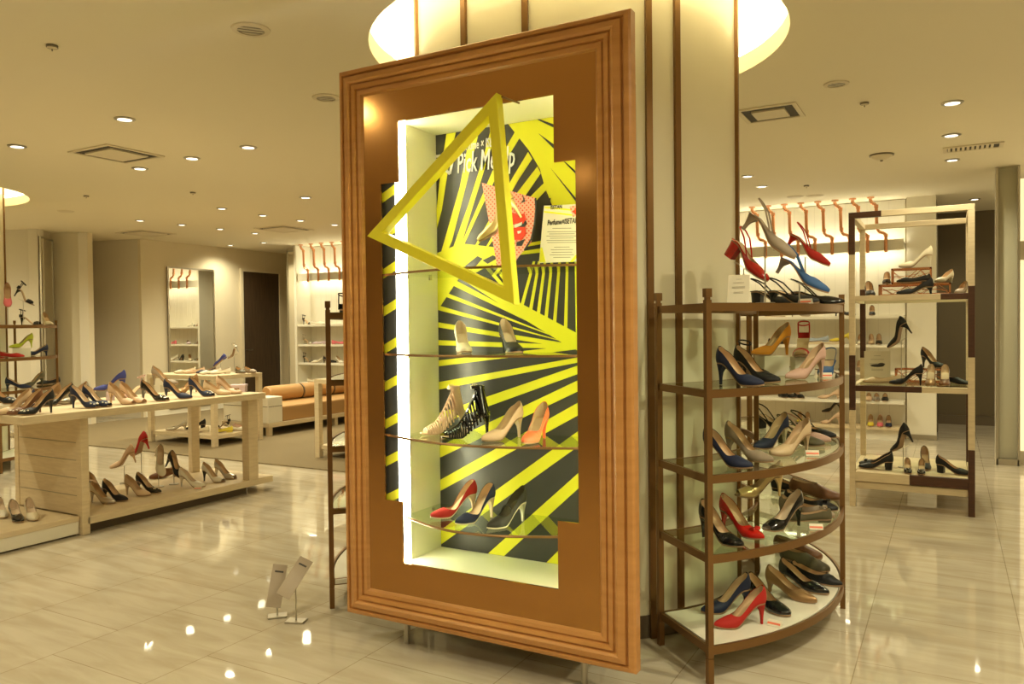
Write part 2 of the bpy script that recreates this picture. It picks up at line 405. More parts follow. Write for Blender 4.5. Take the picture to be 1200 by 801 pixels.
# ================================================================== GIANT PICTURE FRAME SHOWCASE
FV = 2.622                                   # plane of the copper panel
fr = thing('picture_frame_showcase', 'giant wooden picture frame showcase with copper panel and stepped opening', 'showcase', (-1.6435, FV, 0))
cx = -1.6435
X0, X1, Z0, Z1 = -.657, .672, .132, 2.474     # frame outline about its centre
def frame_molding():
    # profile: inset from the outline, forward offset (towards the aisle)
    prof = [(0, .0), (0, -.012), (.006, -.020), (.020, -.024), (.024, -.012), (.028, -.012), (.031, -.024), (.052, -.030), (.060, -.024),
            (.063, -.014), (.067, -.014), (.070, -.022), (.084, -.018), (.086, -.006), (.091, -.006), (.093, -.012), (.108, -.010), (.118, .004)]
    vs = []; fs = []; n = len(prof)
    for (sx, sz) in ((0,0),(1,0),(1,1),(0,1)):
        for ins, dy in prof:
            k_x = ins*1.02; k_z = ins*1.02
            vs.append((X0+k_x if sx == 0 else X1-k_x*1.18, dy, Z0+k_z if sz == 0 else Z1-k_z))
    for i in range(4):
        j = (i+1)%4
        for q in range(n-1): fs.append((i*n+q, j*n+q, j*n+q+1, i*n+q+1))
    # back of the frame
    b = len(vs)
    for (x, z) in ((X0,Z0),(X1,Z0),(X1,Z1),(X0,Z1)): vs.append((x, .03, z))
    for i in range(4):
        j = (i+1)%4; fs.append((i*n, b+i, b+j, j*n))
    k = MB(); k.add(vs, fs); return k
obj('frame_molding', frame_molding(), 'wood_frame', fr)
def copper_panel():
    # outline with the stepped cross-shaped opening, filled between the loops
    bm = bmesh.new(); edges = []
    def loop(pts):
        vs = [bm.verts.new((x, .002, z)) for x, z in pts]
        for i in range(len(vs)): edges.append(bm.edges.new((vs[i], vs[(i+1)%len(vs)])))
    loop([(X0+.11, Z0+.10), (X1-.13, Z0+.10), (X1-.13, Z1-.10), (X0+.11, Z1-.10)])
    loop(OPEN)
    bmesh.ops.triangle_fill(bm, edges=edges, use_beauty=True)
    bmesh.ops.recalc_face_normals(bm, faces=bm.faces)
    r = bmesh.ops.extrude_face_region(bm, geom=bm.faces[:]); 
    for g in r['geom']:
        if isinstance(g, bmesh.types.BMVert): g.co.y += .008
    bmesh.ops.recalc_face_normals(bm, faces=bm.faces)
    me = bpy.data.meshes.new('copper_panel'); bm.to_mesh(me); bm.free(); me.materials.append(M['copper_panel'])
    o = bpy.data.objects.new('copper_panel', me); COL.objects.link(o); o.parent = fr; o['label'] = 'polished copper panel with stepped opening'
OL, OR, OB, OT = -.361, .361, .383, 2.227
NL, NR, NB, NT = -.452, .448, .641, 1.976
OPEN = [(OL,OB),(OR,OB),(OR,NB),(NR,NB),(NR,NT),(OR,NT),(OR,OT),(OL,OT),(OL,NT),(NL,NT),(NL,NB),(OL,NB)]
copper_panel()
BV = .285                                     # depth of the back panel behind the copper panel
k = MB(); k.box(-.37, -.362, .012, BV, .375, 2.235); k.box(.455, .465, .012, BV, .375, 2.235)
k.box(-.37, .465, .012, BV, .372, .383); k.box(-.37, .465, .012, BV, 2.227, 2.238)
obj('interior_box', k, 'cream_box', fr)
k = MB(); k.box(-.385, -.362, .012, .06, .385, 2.225); obj('light_strip', k, 'led', fr)
k = MB(); k.box(.455, .475, .014, .04, .385, 2.225); obj('light_strip', k, 'led', fr)
k = MB(); k.box(-.50, -.386, .02, .03, .60, 2.02)
for z in range(9):
    zz = .62+z*.16; k.vprism([(-.50,zz-.02),(-.386,zz+.035),(-.386,zz+.075),(-.50,zz+.02)], .0185, .0205, 1)
obj('striped_side_panel', k, ['panel_black', 'panel_yellow'], fr)
# carcass, side glass, legs
k = MB(); k.box(-.56, .56, BV+.012, .34, .30, 2.33); obj('carcass_back', k, 'wall_lit', fr)
k = MB(); k.box(.55, .565, .05, .30, .33, 2.29); obj('side_glass', k, 'steel_dark', fr)
k = MB()
for y in (.045, .30): k.box(.552, .572, y-.008, y+.008, .31, 2.31)
k.box(.552, .572, .045, .30, .31, .33); k.box(.552, .572, .045, .30, 2.29, 2.31); obj('side_edging', k, 'steel', fr)
k = MB(); k.box(-.565, -.55, .05, .30, .33, 2.29); obj('side_glass', k, 'steel_dark', fr)
for x in (-.42, .42):
    for y in (.10, .28):
        q = MB(); q.tube([(x,y,0),(x,y,.31)], .014); obj('leg', q, 'steel', fr, smooth=True)
k = MB(); k.box(-.56, .56, .04, .34, .285, .305); obj('carcass_floor', k, 'plinth', fr)

# printed back panel: yellow wedges laid on black, surveyed on the panel plane
VPAN = FV+BV-.004
def pp(px, py):
    p = onv(px, py, VPAN); return (p.x-cx, p.z)
def clip(poly, x0=-.36, x1=.452, z0=.384, z1=2.226):
    def cut(pl, ins, inter):
        out = []
        for i in range(len(pl)):
            a, b = pl[i-1], pl[i]
            if ins(b):
                if not ins(a): out.append(inter(a, b))
                out.append(b)
            elif ins(a): out.append(inter(a, b))
        return out
    def ix(v): return lambda a, b: (v, a[1]+(b[1]-a[1])*(v-a[0])/(b[0]-a[0]))
    def iz(v): return lambda a, b: (a[0]+(b[0]-a[0])*(v-a[1])/(b[1]-a[1]), v)
    for ins, it in ((lambda p: p[0] >= x0, ix(x0)), (lambda p: p[0] <= x1, ix(x1)), (lambda p: p[1] >= z0, iz(z0)), (lambda p: p[1] <= z1, iz(z1))):
        if len(poly) < 3: return poly
        poly = cut(poly, ins, it)
    return poly
yel = []; blk = []
def Y(*pts): yel.append([pp(*p) for p in pts])
def K(*pts): blk.append([pp(*p) for p in pts])
# lower fan, widening to the left
for a, b, c_, d_ in ((449,458,418,424),(487,500,427,437),(527,541,444,457),(568,581,470,485)):
    Y((505,a),(680,c_),(680,d_),(505,b))
Y((505,629),(680,503),(680,521),(505,646)); Y((562,657),(582,659),(681,569),(681,551)); Y((630,669),(654,645),(690,610),(690,640),(660,672))
# middle fan, apex at the right
AP = (676, 404)
for a, b in ((376,382),(398,404),(423,430)): Y((505,a),AP,(676,409),(505,b))
Y((515,358),AP,(513,363)); Y((524,343),AP,(521,347)); Y((534,328),AP,(530,334))
Y((538,325),(545,321),(612,356),(680,392),(680,412),(660,402),(600,365))
Y((506,308),(536,318),(538,326),(506,374))
# steep fan under the top glass shelf
K((622,306),(680,306),(680,391),(650,382),(612,357))
for t, b in ((626,612),(632,622),(639,631),(647,640),(656,650),(665,663),(675,677)):
    yb = 357+(b-612)*.55
    yel.append([pp(t-1.5,306),pp(t+1.5,306),pp(b+2,yb),pp(b-2,yb)])
# small chevrons in the middle
for x, y in ((566,311),(575,307),(585,303),(594,300)): Y((x,y),(x+4,y-2),(601,345-(y-311)*-1.5),(600,349-(y-311)*-1.5))
# upper left fan
for pts in (((506,150),(509,150),(508,215),(506,220)),
            ((525,148),(536,148),(527,189),(518,246),(508,284),(504,280),(512,244),(518,189)),
            ((551,157),(561,157),(546,219),(530,282),(519,308),(514,306),(521,282),(539,219)),
            ((578,143),(586,143),(571,189),(555,240),(539,293),(524,309),(530,293),(549,240),(565,189)),
            ((604,154),(609,162),(585,201),(563,246),(545,285),(533,309),(541,285),(558,246),(577,201)),
            ((619,178),(624,186),(607,212),(580,260),(545,308),(560,282),(601,208)),
            ((630,195),(634,203),(614,232),(592,262),(560,306),(606,226)),
            ((638,214),(641,222),(624,240),(600,275),(575,300),(616,236)),
            ((606,287),(640,281),(640,285),(606,291)),((606,295),(640,290),(640,295),(606,299))): Y(*pts)
Y((504,300),(540,285),(585,290),(600,300),(560,318),(530,320),(504,330))
for pts in (((545,312),(560,300),(566,303),(556,314)),((566,305),(578,299),(584,302),(572,309)),((585,300),(600,299),(602,303),(590,305))): K(*pts)
# big yellow field at the upper right with black slivers
Y((590,138),(700,100),(700,300),(650,262),(646,246),(633,198),(620,176))
for pts in (((617,134),(650,146),(650,150)),((631,156),(652,171),(651,176)),((645,196),(676,233),(678,240)),((652,180),(680,205),(680,209)),
            ((640,222),(656,262),(648,258)),((632,234),(646,232),(645,238),(634,239)),((628,246),(640,244),(640,249),(628,250)),
            ((628,255),(640,253),(640,258),(628,260)),((630,266),(638,264),(637,270),(630,271))): K(*pts)
k = MB(); k.box(-.36, .455, BV-.004, BV+.008, .383, 2.227)
yb = BV-.0045
def lay(polys, y, mi):
    for i, pl in enumerate(polys):
        pl = clip(pl)
        if len(pl) >= 3:
            yy = y-i*.00004
            k.add([(x, yy, z) for x, z in pl], [tuple(range(len(pl)))], mi)
lay(yel[:11], yb, 1); lay(yel[11:13], yb-.0006, 1); lay(blk[:1], yb-.0008, 0); lay(yel[13:], yb-.001, 1); lay(blk[1:], yb-.003, 0)
bp = obj('printed_back_panel', k, ['panel_black', 'panel_yellow'], fr); bp['label'] = 'black back panel printed with yellow fan stripes'

def text(name, body, size, m, parent, loc, rot, shear=0, sx=1.0, ext=.0008, align='LEFT'):
    cu = bpy.data.curves.new(name, 'FONT'); cu.body = body; cu.size = size; cu.shear = shear; cu.extrude = ext; cu.align_x = align
    cu.offset = size*.012; cu.resolution_u = 2
    o = bpy.data.objects.new(name, cu); COL.objects.link(o)
    bpy.context.view_layer.update()
    me = bpy.data.meshes.new_from_object(o.evaluated_get(bpy.context.evaluated_depsgraph_get()))
    bpy.data.objects.remove(o, do_unlink=True); bpy.data.curves.remove(cu)
    me.materials.clear(); me.materials.append(M[m])
    t = bpy.data.objects.new(name, me); COL.objects.link(t); t.parent = parent; t.location = loc; t.rotation_euler = rot; t.scale = (sx, 1, 1)
    return t
ty = BV-.0095
a = pp(536, 203); b = pp(605, 193)
text('lettering', 'Pick Me Up', .125, 'print_white', fr, (a[0], ty, a[1]), (PI/2, 0, 0), .14, .50)
a = pp(540, 177)
text('lettering', 'Perfume \u00d7 ISETAN', .055, 'print_white', fr, (a[0], ty, a[1]), (PI/2, 0, 0), .1, .52)
k = MB()
def outline(pts, w):
    for i in range(len(pts)):
        p, q = pts[i], pts[(i+1)%len(pts)]
        k.bar((p[0], ty, p[1]), (q[0], ty, q[1]), .001, w, up=(0,1,0)) if False else k.bar((p[0], ty, p[1]), (q[0], ty, q[1]), w, .0015, up=(0,1,0))
outline([pp(508,184), pp(533,180), pp(528,204)], .012); obj('triangle_emblem', k, 'print_white', fr)

# glass shelves with bowed fronts (left and right ends rest in the notch)
def bowed_shelf(z, xl, xr, label):
    n = 18; fp = []
    for i in range(n+1):
        t = i/n; x = xl+(xr-xl)*t; y = .022-.115*math.sin(PI*t)**1.0
        if xl < OL-.02: y = .022-.125*math.sin(PI*t)
        fp.append((x, y))
    q = MB(); q.prism(fp+[(xr, BV-.012), (xl, BV-.012)], z-.008, z); s_ = obj('glass_shelf', q, 'glass', fr)
    q = MB()
    q.tube([(x, y-.003, z-.004) for x, y in fp], .0052, 6); obj('copper_edge', q, 'bronze', s_, smooth=True)
    return s_
SHZ = (1.598, 1.262, .920, .580)
for z in SHZ[:3]: bowed_shelf(z, NL-.004, NR+.0, '')
bowed_shelf(SHZ[3], OL+.002, OR-.004, '')
# clips carrying the shelves
for z in SHZ:
    for y in (.05, .22): k = MB(); k.box(-.361, -.352, y-.006, y+.006, z-.02, z-.008); obj('shelf_clip', k, 'steel', fr)

# yellow triangle hanging in front
tv = FV-.135
tp = [onv(585,110,tv), onv(434,277,tv), onv(606,357,tv)]
tri = thing('triangle_frame', 'bright yellow open triangle hanging across the showcase opening', 'decoration', tp[0])
def tri_mesh():
    c_ = sum((p for p in tp), Vector())/3
    k = MB(); w = .040
    P = [p-tp[0] for p in tp]; n = 3; outer = P; inner = []
    for i in range(3):
        a, b, c2 = P[i-1], P[i], P[(i+1)%3]
        e1 = (a-b).normalized(); e2 = (c2-b).normalized(); ang = e1.angle(e2)
        bis = (e1+e2).normalized(); inner.append(b+bis*(w/math.sin(ang/2)))
    vs = []
    for y in (-.022, .022):
        for s_ in (outer, inner): vs += [(p.x, y, p.z) for p in s_]
    fs = []
    for i in range(3):
        j = (i+1)%3
        fs += [(i, j, 3+j, 3+i), (6+i, 9+i, 9+j, 6+j), (i, 6+i, 6+j, j), (3+i, 3+j, 9+j, 9+i)]
    k.add(vs, fs); return k
obj('triangle_bars', tri_mesh(), 'neon_yellow', tri, bevel=.002)
k = MB(); k.tube([(.012, .0, -.012), (.012, .128, -.004)], .004, 8); obj('wall_bracket', k, 'bronze', tri)

# poster cut-out with lips
pv = FV+.20
lp = thing('lips_standee', 'pink dotted cut-out with red lips standing on the top glass shelf', 'display card', (onv(590,312,pv).x, pv, SHZ[0]))
def lpx(px, py): p = onv(px, py, pv); return (p.x-lp.location.x, p.z-SHZ[0])
k = MB(); k.vprism([(x, max(z, 0)) for x, z in (lpx(565,214), lpx(583,312), lpx(600,312), lpx(608,300), lpx(622,284), lpx(627,262), lpx(628,232))], -.003, .003)
obj('card', k, 'pink', lp)
k = MB()
k.tube([(*lpx(628,232)[:1], -.0035, lpx(628,232)[1])]+[(lpx(*p)[0], -.0035, lpx(*p)[1]) for p in ((628.5,245),(627,262),(623,280),(615,293))], .0035, 6); obj('card_outline', k, 'print_dark', lp)
k = MB()
up = [(584,266),(592,256),(601,249),(609,252),(615,250),(617,257),(614,262),(604,262),(594,267)]
lo = [(584,268),(594,270),(606,266),(616,266),(617,274),(612,281),(602,281),(592,277)]
k.vprism([lpx(*p) for p in up], -.007, -.003); obj('upper_lip', k, 'lips_red', lp); k = MB(); k.vprism([lpx(*p) for p in lo], -.007, -.003); obj('lower_lip', k, 'lips_red', lp)
for nm, mm, yy, sh in (('mouth_shadow','print_dark',-.0062,((606,263),(616,257),(618,262),(614,267),(606,266))),('chin_shadow','print_dark',-.0062,((606,284),(616,280),(612,288),(606,288))),
        ('nose_mark','print_dark',-.0062,((613,228),(616,236),(611,238),(614,234))),('teeth','print_white',-.0078,((603,264),(613,260),(612,264),(605,267))),('lip_glint','print_white',-.0078,((607,271),(612,270),(611,273),(608,274)))):
    k = MB(); k.vprism([lpx(*p) for p in sh], yy, -.003); obj(nm, k, mm, lp)

# framed notice at the right of the top shelf
nv = FV+.17
nx = onv(655, 308, nv).x
no = thing('notice_board', 'cream printed notice standing at the right of the top showcase shelf', 'notice', (nx, nv, SHZ[0]))
def npx(px, py): p = onv(px, py, nv); return (p.x-nx, max(p.z-SHZ[0], 0))
k = MB(); k.vprism([npx(632,308), npx(681,306), npx(681,239), npx(638,241)], -.004, .004); obj('card', k, 'card', no)
for a_ in (((639,242),(681,246),(681,248),(639,244)),((638,247),(672,251),(672,253),(638,249)),((633,307),(640,307),(636,290),(634,290)),((668,307),(681,292),(681,296),(672,307))): k = MB(); k.vprism([npx(*p) for p in a_], -.0052, -.004); obj('yellow_stripe', k, 'panel_yellow', no)
k = MB()
k.vprism([npx(*p) for p in ((668,242),(681,240),(681,252),(672,254))], -.0056, -.004); obj('pink_corner', k, 'pink', no)
k = MB(); k.vprism([npx(*p) for p in ((671,248),(675,245),(680,248),(675,251))], -.0062, -.004); obj('small_lips', k, 'lips_red', no)
a = npx(642, 264); text('title_lettering', 'Perfume\u00d7ISETAN Pick Me', .030, 'print_dark', no, (a[0], -.0055, a[1]), (PI/2,0,0), .2, .62)
a = npx(646, 245.5); text('logo_lettering', 'ISETAN', .022, 'print_dark', no, (a[0], -.0055, a[1]), (PI/2,0,0), 0, .7)
k = MB()
for i, y in enumerate((268,272,274.5,277,279.5,282,284.5,290,293,296,299,302)):
    w = (11,17,15,18,14,18,17,9,13,12,14,10)[i]; k.vprism([npx(659-w,y),npx(659+w,y-.3),npx(659+w,y-1.1),npx(659-w,y-.8)], -.005, -.004)
obj('text_lines', k, 'print_grey', no)

# ================================================================== ROUND SHELF RACKS
RZ = (1.449, 1.120, .795, .490, .142)
RO, RI = 1.31, .918
RACKS = {}
def rack(name, label, c, angs, group):
    t = thing(name, label, 'shelf rack', (c[0], c[1], 0), 0, group)
    A = [math.radians(a) for a in angs]; a0, a1 = A[0], A[-1]
    for a in A:
        for r in (RI, RO):
            q = MB(); x, y = r*math.cos(a), r*math.sin(a)
            h = .0115
            ca, sa = math.cos(a), math.sin(a)
            def sq(hh): return [(x+ca*i*hh-sa*j*hh, y+sa*i*hh+ca*j*hh) for i, j in ((-1,-1),(1,-1),(1,1),(-1,1))]
            q.prism(sq(h), 0, .098); q.prism(sq(h*.8), .098, .102); q.prism(sq(h), .102, 1.462); q.prism(sq(h*.72), 1.462, 1.472); q.prism(sq(h*1.12), 1.472, 1.505)
            obj('post', q, 'bronze', t)
    dr = .014
    for i, z in enumerate(RZ):
        s_ = None
        q = MB()
        if i == 4: q.arcband(RI+dr, RO-dr, z-.02, z, a0+.014, a1-.014); s_ = obj('marble_shelf', q, 'marble_shelf', t)
        else: q.arcband(RI+dr, RO-dr, z-.010, z, a0+.014, a1-.014); s_ = obj('glass_shelf', q, 'glass', t)
        q = MB(); q.arcband(RO-.006, RO+.006, z-.030, z+.002, a0+.01, a1-.01, 40); obj('front_rail', q, 'bronze', s_, smooth=True)
        q = MB(); q.arcband(RI-.005, RI+.005, z-.030, z+.000, a0+.014, a1-.014, 40); obj('back_rail', q, 'bronze', s_, smooth=True)
        for a in (a0, a1):
            q = MB(); ca, sa = math.cos(a), math.sin(a)
            q.bar((ca*(RI+.011), sa*(RI+.011), z-.014), (ca*(RO-.011), sa*(RO-.011), z-.014), .012, .030); obj('end_rail', q, 'bronze', s_)
    return t
rack('round_shelf_rack', 'bronze and glass shoe rack curving round the right of the big column', CA, (-43.6, 8.2, 60), 'curved shoe racks round the columns')
rack('round_shelf_rack', 'bronze and glass shoe rack half hidden left of the picture frame', CA, (-133.4, -185, -237), 'curved shoe racks round the columns')
rack('round_shelf_rack', 'bronze and glass shoe rack round the column at the left edge', CB, (-44, 8, 58), 'curved shoe racks round the columns')

# ================================================================== TABLES
def add_box(name, parent, m, x0, x1, y0, y1, z0, z1, bev=.003):
    q = MB(); q.box(x0, x1, y0, y1, z0, z1); return obj(name, q, m, parent, bevel=bev)
t1 = thing('display_table', 'long pale wooden display table of shoes at the left front', 'display table', (-5.46, 3.9, 0))
def T(x0, x1, y0, y1, z0, z1, name, m='pale_wood', bev=.003):
    return add_box(name, t1, m, x0+5.46, x1+5.46, y0-3.9, y1-3.9, z0, z1, bev)
T(-5.90, -5.02, 2.74, 4.72, .795, .845, 'tabletop')
T(-5.93, -5.10, 3.20, 4.86, .065, .118, 'bottom_shelf')
T(-5.88, -5.16, 3.2, 4.62, 0, .065, 'plinth', 'plinth', 0)
T(-5.18, -5.10, 4.60, 4.70, .118, .795, 'leg'); T(-5.88, -5.83, 4.62, 4.70, .118, .795, 'leg')
T(-5.155, -5.10, 3.16, 3.215, 0, .795, 'leg'); T(-5.90, -5.85, 3.16, 3.215, 0, .795, 'leg')
ep = T(-5.85, -5.155, 3.165, 3.205, .13, .795, 'end_panel')
for z in (.26, .38, .50, .62):
    q = MB(); q.box(-5.84+5.46, -5.165+5.46, 3.1625-3.9, 3.166-3.9, z, z+.004); obj('groove', q, 'print_grey', ep)
lu = thing('low_platform', 'low pale wooden platform under the left end of the long table', 'platform', (-5.5, 2.2, 0))
add_box('platform_board', lu, 'pale_wood', -.42, .38, -1.0, .95, .095, .13)
add_box('platform_body', lu, 'white_box', -.42, .375, -.99, .95, .012, .095)
add_box('platform_kick', lu, 'plinth', -.40, .36, -.98, .94, 0, .012, 0)

def small_table(name, label, c, sx, sy, group=None, h=.845):
    t = thing(name, label, 'display table', (c[0], c[1], 0.012), 0, group)
    add_box('tabletop', t, 'pale_wood', -sx/2-.03, sx/2+.03, -sy/2-.03, sy/2+.03, h-.06, h-.012)
    for x in (-1, 1):
        for y in (-1, 1):
            add_box('leg', t, 'pale_wood', x*sx/2-.03, x*sx/2+.03, y*sy/2-.03, y*sy/2+.03, 0, h-.06)
    add_box('bottom_shelf', t, 'pale_wood', -sx/2+.0, sx/2-.0, -sy/2+.0, sy/2-.0, .085, .13)
    return t
small_table('display_table', 'pale wooden display table of flats behind the long table', (-8.07, 6.60), 1.14, .68, 'pale wooden display tables at the back')
small_table('display_table', 'pale wooden display table glimpsed just left of the frame', (-5.24, 6.62), 1.25, .75, 'pale wooden display tables at the back')

# ================================================================== BENCH
bn = thing('bench', 'tan leather bench with bolster beyond the display tables', 'bench', (-8.0, 7.15, .012))
add_box('base_rail', bn, 'pale_wood', -.45, .42, .02, 2.55, .11, .165)
for x in (-.40, .37):
    for y in (.07, 1.3, 2.5): add_box('leg', bn, 'pale_wood', x-.03, x+.03, y-.03, y+.03, 0, .11)
cb = add_box('side_cabinet', bn, 'white_box', -.42, .41, .02, .27, .165, .50, .012)
q = MB(); q.box(.408, .413, .03, .26, .375, .381); q.box(-.41, .40, .017, .021, .375, .381); obj('drawer_gap', q, 'plinth', cb)
st = add_box('seat_cushion', bn, 'tan_leather', -.42, .40, .28, 2.54, .165, .365, .02)
q = MB()
for y in (1.12, 1.83): q.box(.394, .402, y-.003, y+.003, .19, .35)
obj('seam', q, 'plinth', st)
for i in range(3):
    q = MB(); y0, y1 = .62+i*.64, 1.25+i*.64
    q.tube([(-.26,y0,.475),(-.26,y0+.02,.475),(-.26,y0+.02,.475),(-.26,y1-.02,.475),(-.26,y1-.01,.475)], [.09,.105,.108,.108,.095], 20); obj('bolster', q, 'tan_leather', bn, smooth=True)
    if i: q = MB(); q.tube([(-.26,y0-.012,.475),(-.26,y0+.002,.475)], .109, 20); obj('bolster_band', q, 'plinth', bn, smooth=True)

# ================================================================== SQUARE RACK AT THE RIGHT
sr = thing('open_shelf_frame', 'tall open shelf frame of pale wood with dark inlaid lengths', 'shelf frame', (-.255, 6.77, 0))
def R(x0, x1, y0, y1, z0, z1, name, m='pale_wood'):
    return add_box(name, sr, m, x0, x1, y0, y1, z0, z1, .002)
xl, xr_, yf, ybk = -.385, .385, -.41, .41
w = .021
def post(x, y, bands):
    for z0, z1, m in bands: R(x-w, x+w, y-w, y+w, z0, z1, 'post_length', m)
post(xl, yf, [(0,.72,'pale_wood'),(.72,1.13,'dark_wood'),(1.13,1.88,'pale_wood'),(1.88,2.15,'dark_wood')])
post(xr_, yf, [(0,.47,'dark_wood'),(.47,1.12,'pale_wood'),(1.12,1.62,'dark_wood'),(1.62,2.15,'pale_wood')])
post(xl, ybk, [(0,1.08,'pale_wood'),(1.08,1.65,'dark_wood'),(1.65,2.15,'pale_wood')])
post(xr_, ybk, [(0,.9,'dark_wood'),(.9,2.15,'pale_wood')])
R(xl-w, xl+.20, yf-w, yf+w, 2.15, 2.192, 'top_rail', 'dark_wood'); R(xl+.20, xr_+w, yf-w, yf+w, 2.15, 2.192, 'top_rail')
R(xl-w, xr_+w, ybk-w, ybk+w, 2.15, 2.192, 'top_rail')
for x in (xl, xr_): R(x-w, x+w, yf+w, ybk-w, 2.15, 2.192, 'side_rail')
def level(z, h, split, dark_left):
    R(xl+w, xl+w+split, yf-w, yf+w, z-h, z, 'front_rail', 'dark_wood' if dark_left else 'pale_wood')
    R(xl+w+split, xr_-w, yf-w, yf+w, z-h, z, 'front_rail', 'pale_wood' if dark_left else 'dark_wood')
    R(xl+w, xr_-w, ybk-w, ybk+w, z-h, z, 'back_rail')
    for x in (xl, xr_): R(x-w+.004, x+w-.004, yf+w, ybk-w, z-h, z-.002, 'side_rail')
level(1.572, .042, .56, False); level(.905, .042, .44, True); level(.262, .07, .36, False)
for z in (1.568, .901):
    q = MB(); q.box(xl+w, xr_-w, yf+w, ybk-w, z-.012, z); obj('glass_shelf', q, 'glass', sr)
R(xl+w, xr_-w, yf+w, ybk-w, .222, .262, 'bottom_board'); R(xl+w, xr_-w, yf+.0, yf+w, .135, .185, 'lower_rail'); R(xl+w, xr_-w, ybk-w, ybk, .135, .185, 'lower_rail')

# ================================================================== BACK WALL FIXTURE
WZ = (1.460, 1.120, .800, .460, .155)
VS = 10.06                                     # front edge of the wall shelves
ordn = ('top', 'second', 'third', 'fourth', 'bottom')
def fixture(u0, u1, pipes, where):
    k = MB(); k.box(u0, u1, VB-.035, VB-.004, 0, ZC-.01)
    n = int((u1-u0)/.12)
    for i in range(n): k.box(u0+i*.12+.003, u0+i*.12+.006, VB-.037, VB-.034, .2, ZC-.02, 1)
    o = obj('wall_lining', k, ['wall_lit', 'wall_grey']); tag(o, 'white grooved lining behind the lit shelves ' + where, 'wall lining')
    for i, z in enumerate(WZ):
        s_ = MB(); s_.box(u0, u1, VS, VB-.04, z-.035, z); o = obj('wall_shelf', s_, 'pale_wood' if i == 4 else 'wall_lit', bevel=.002)
        tag(o, '%s shelf of the lit back wall %s' % (ordn[i], where), 'wall shelf', 'back wall shelves ' + where)
    s_ = MB(); s_.box(u0, u1, VS+.05, VB-.04, 0, .118); o = obj('low_plinth', s_, 'wall_lit'); tag(o, 'white plinth below the lit shelves ' + where, 'plinth')
    t = thing('light_beam', 'horizontal light beam above the back shelves ' + where, 'light beam', ((u0+u1)/2, VS+.05, 2.215))
    q = MB(); h = (u1-u0)/2; q.box(-h, h, -.03, .0, 0, .125); q.box(-h, h, 0, .25, .035, .09); obj('beam_board', q, 'wall_lit', t)
    for z0, z1 in ((.09, .10), (.025, .035)):
        q = MB(); q.box(-h+.03, h-.03, .12, .18, z0, z1); obj('lamp_strip', q, 'shelf_led', t)
    for i, u in enumerate(pipes):
        t = thing('copper_pipe', 'copper pipe bending down from the ceiling, %s of the row %s' % (('first','second','third','fourth','fifth','sixth','seventh','eighth','ninth')[i], where), 'pipe', (u, VS-.02, 2.2), 0, 'copper pipes over the back shelves ' + where)
        q = MB(); q.tube([(-.16,0,.62),(-.16,0,.60),(-.145,0,.57),(-.115,0,.55),(-.10,0,.52),(-.095,0,.30),(-.085,0,.25),(-.065,0,.225),(-.03,0,.215),(-.01,0,.20),(0,0,.17),(0,0,-.01)], .019, 10); obj('pipe_run', q, 'copper', t, smooth=True)
        for z, x in ((.51,-.10),(.27,-.09),(.165,0)): q = MB(); q.tube([(x,0,z),(x,0,z+.035)], .024, 10); obj('pipe_collar', q, 'copper', t, smooth=True)
        q = MB(); q.lathe([(.0,.625),(.04,.625),(.04,.640),(.0,.640)], 14, (-.16,0,0)); obj('ceiling_flange', q, 'copper', t, smooth=True)
fixture(-3.4, -.465, [-2.00+.193*i for i in range(8)], 'right of the column')
fixture(-9.90, -7.6, [-9.62+.235*i for i in range(9)], 'left of the frame')
k = MB(); k.box(-9.95, -9.90, VS-.02, VB-.004, 0, ZC-.005); o = obj('side_panel', k, 'wall_lit'); tag(o, 'white end panel at the left of the far lit shelves', 'end panel')

# ================================================================== SIGNS, TAGS, RISERS
def floor_sign(px, py, h, yawc, tilt, label):
    p = onz(px, py, 0); t = thing('sign_stand', label, 'sign', p, facing(p)+math.radians(yawc), 'small sign stands on the floor')
    q = MB(); q.box(-.045, .045, -.03, .03, 0, .008); obj('base', q, 'steel', t, bevel=.002)
    q = MB(); q.tube([(0,0,.008),(0,0,h)], .0035, 8); obj('rod', q, 'steel', t)
    q = MB(); q.box(-.034, .034, -.0025, .0025, -.10, .10); b = obj('sign_plate', q, 'sign_grey', t)
    b.location = (0, -.006, h); b.rotation_euler = tilt
    q = MB(); q.box(-.02, .02, -.0036, -.0025, .062, .070); obj('small_print', q, 'print_dark', b)
floor_sign(347, 728, .21, -25, (math.radians(-42), math.radians(24), 0), 'taller small sign on steel stand on the floor by the frame')
floor_sign(325, 722, .15, 0, (math.radians(-30), math.radians(12), 0), 'shorter small sign on steel stand, left of the taller one')

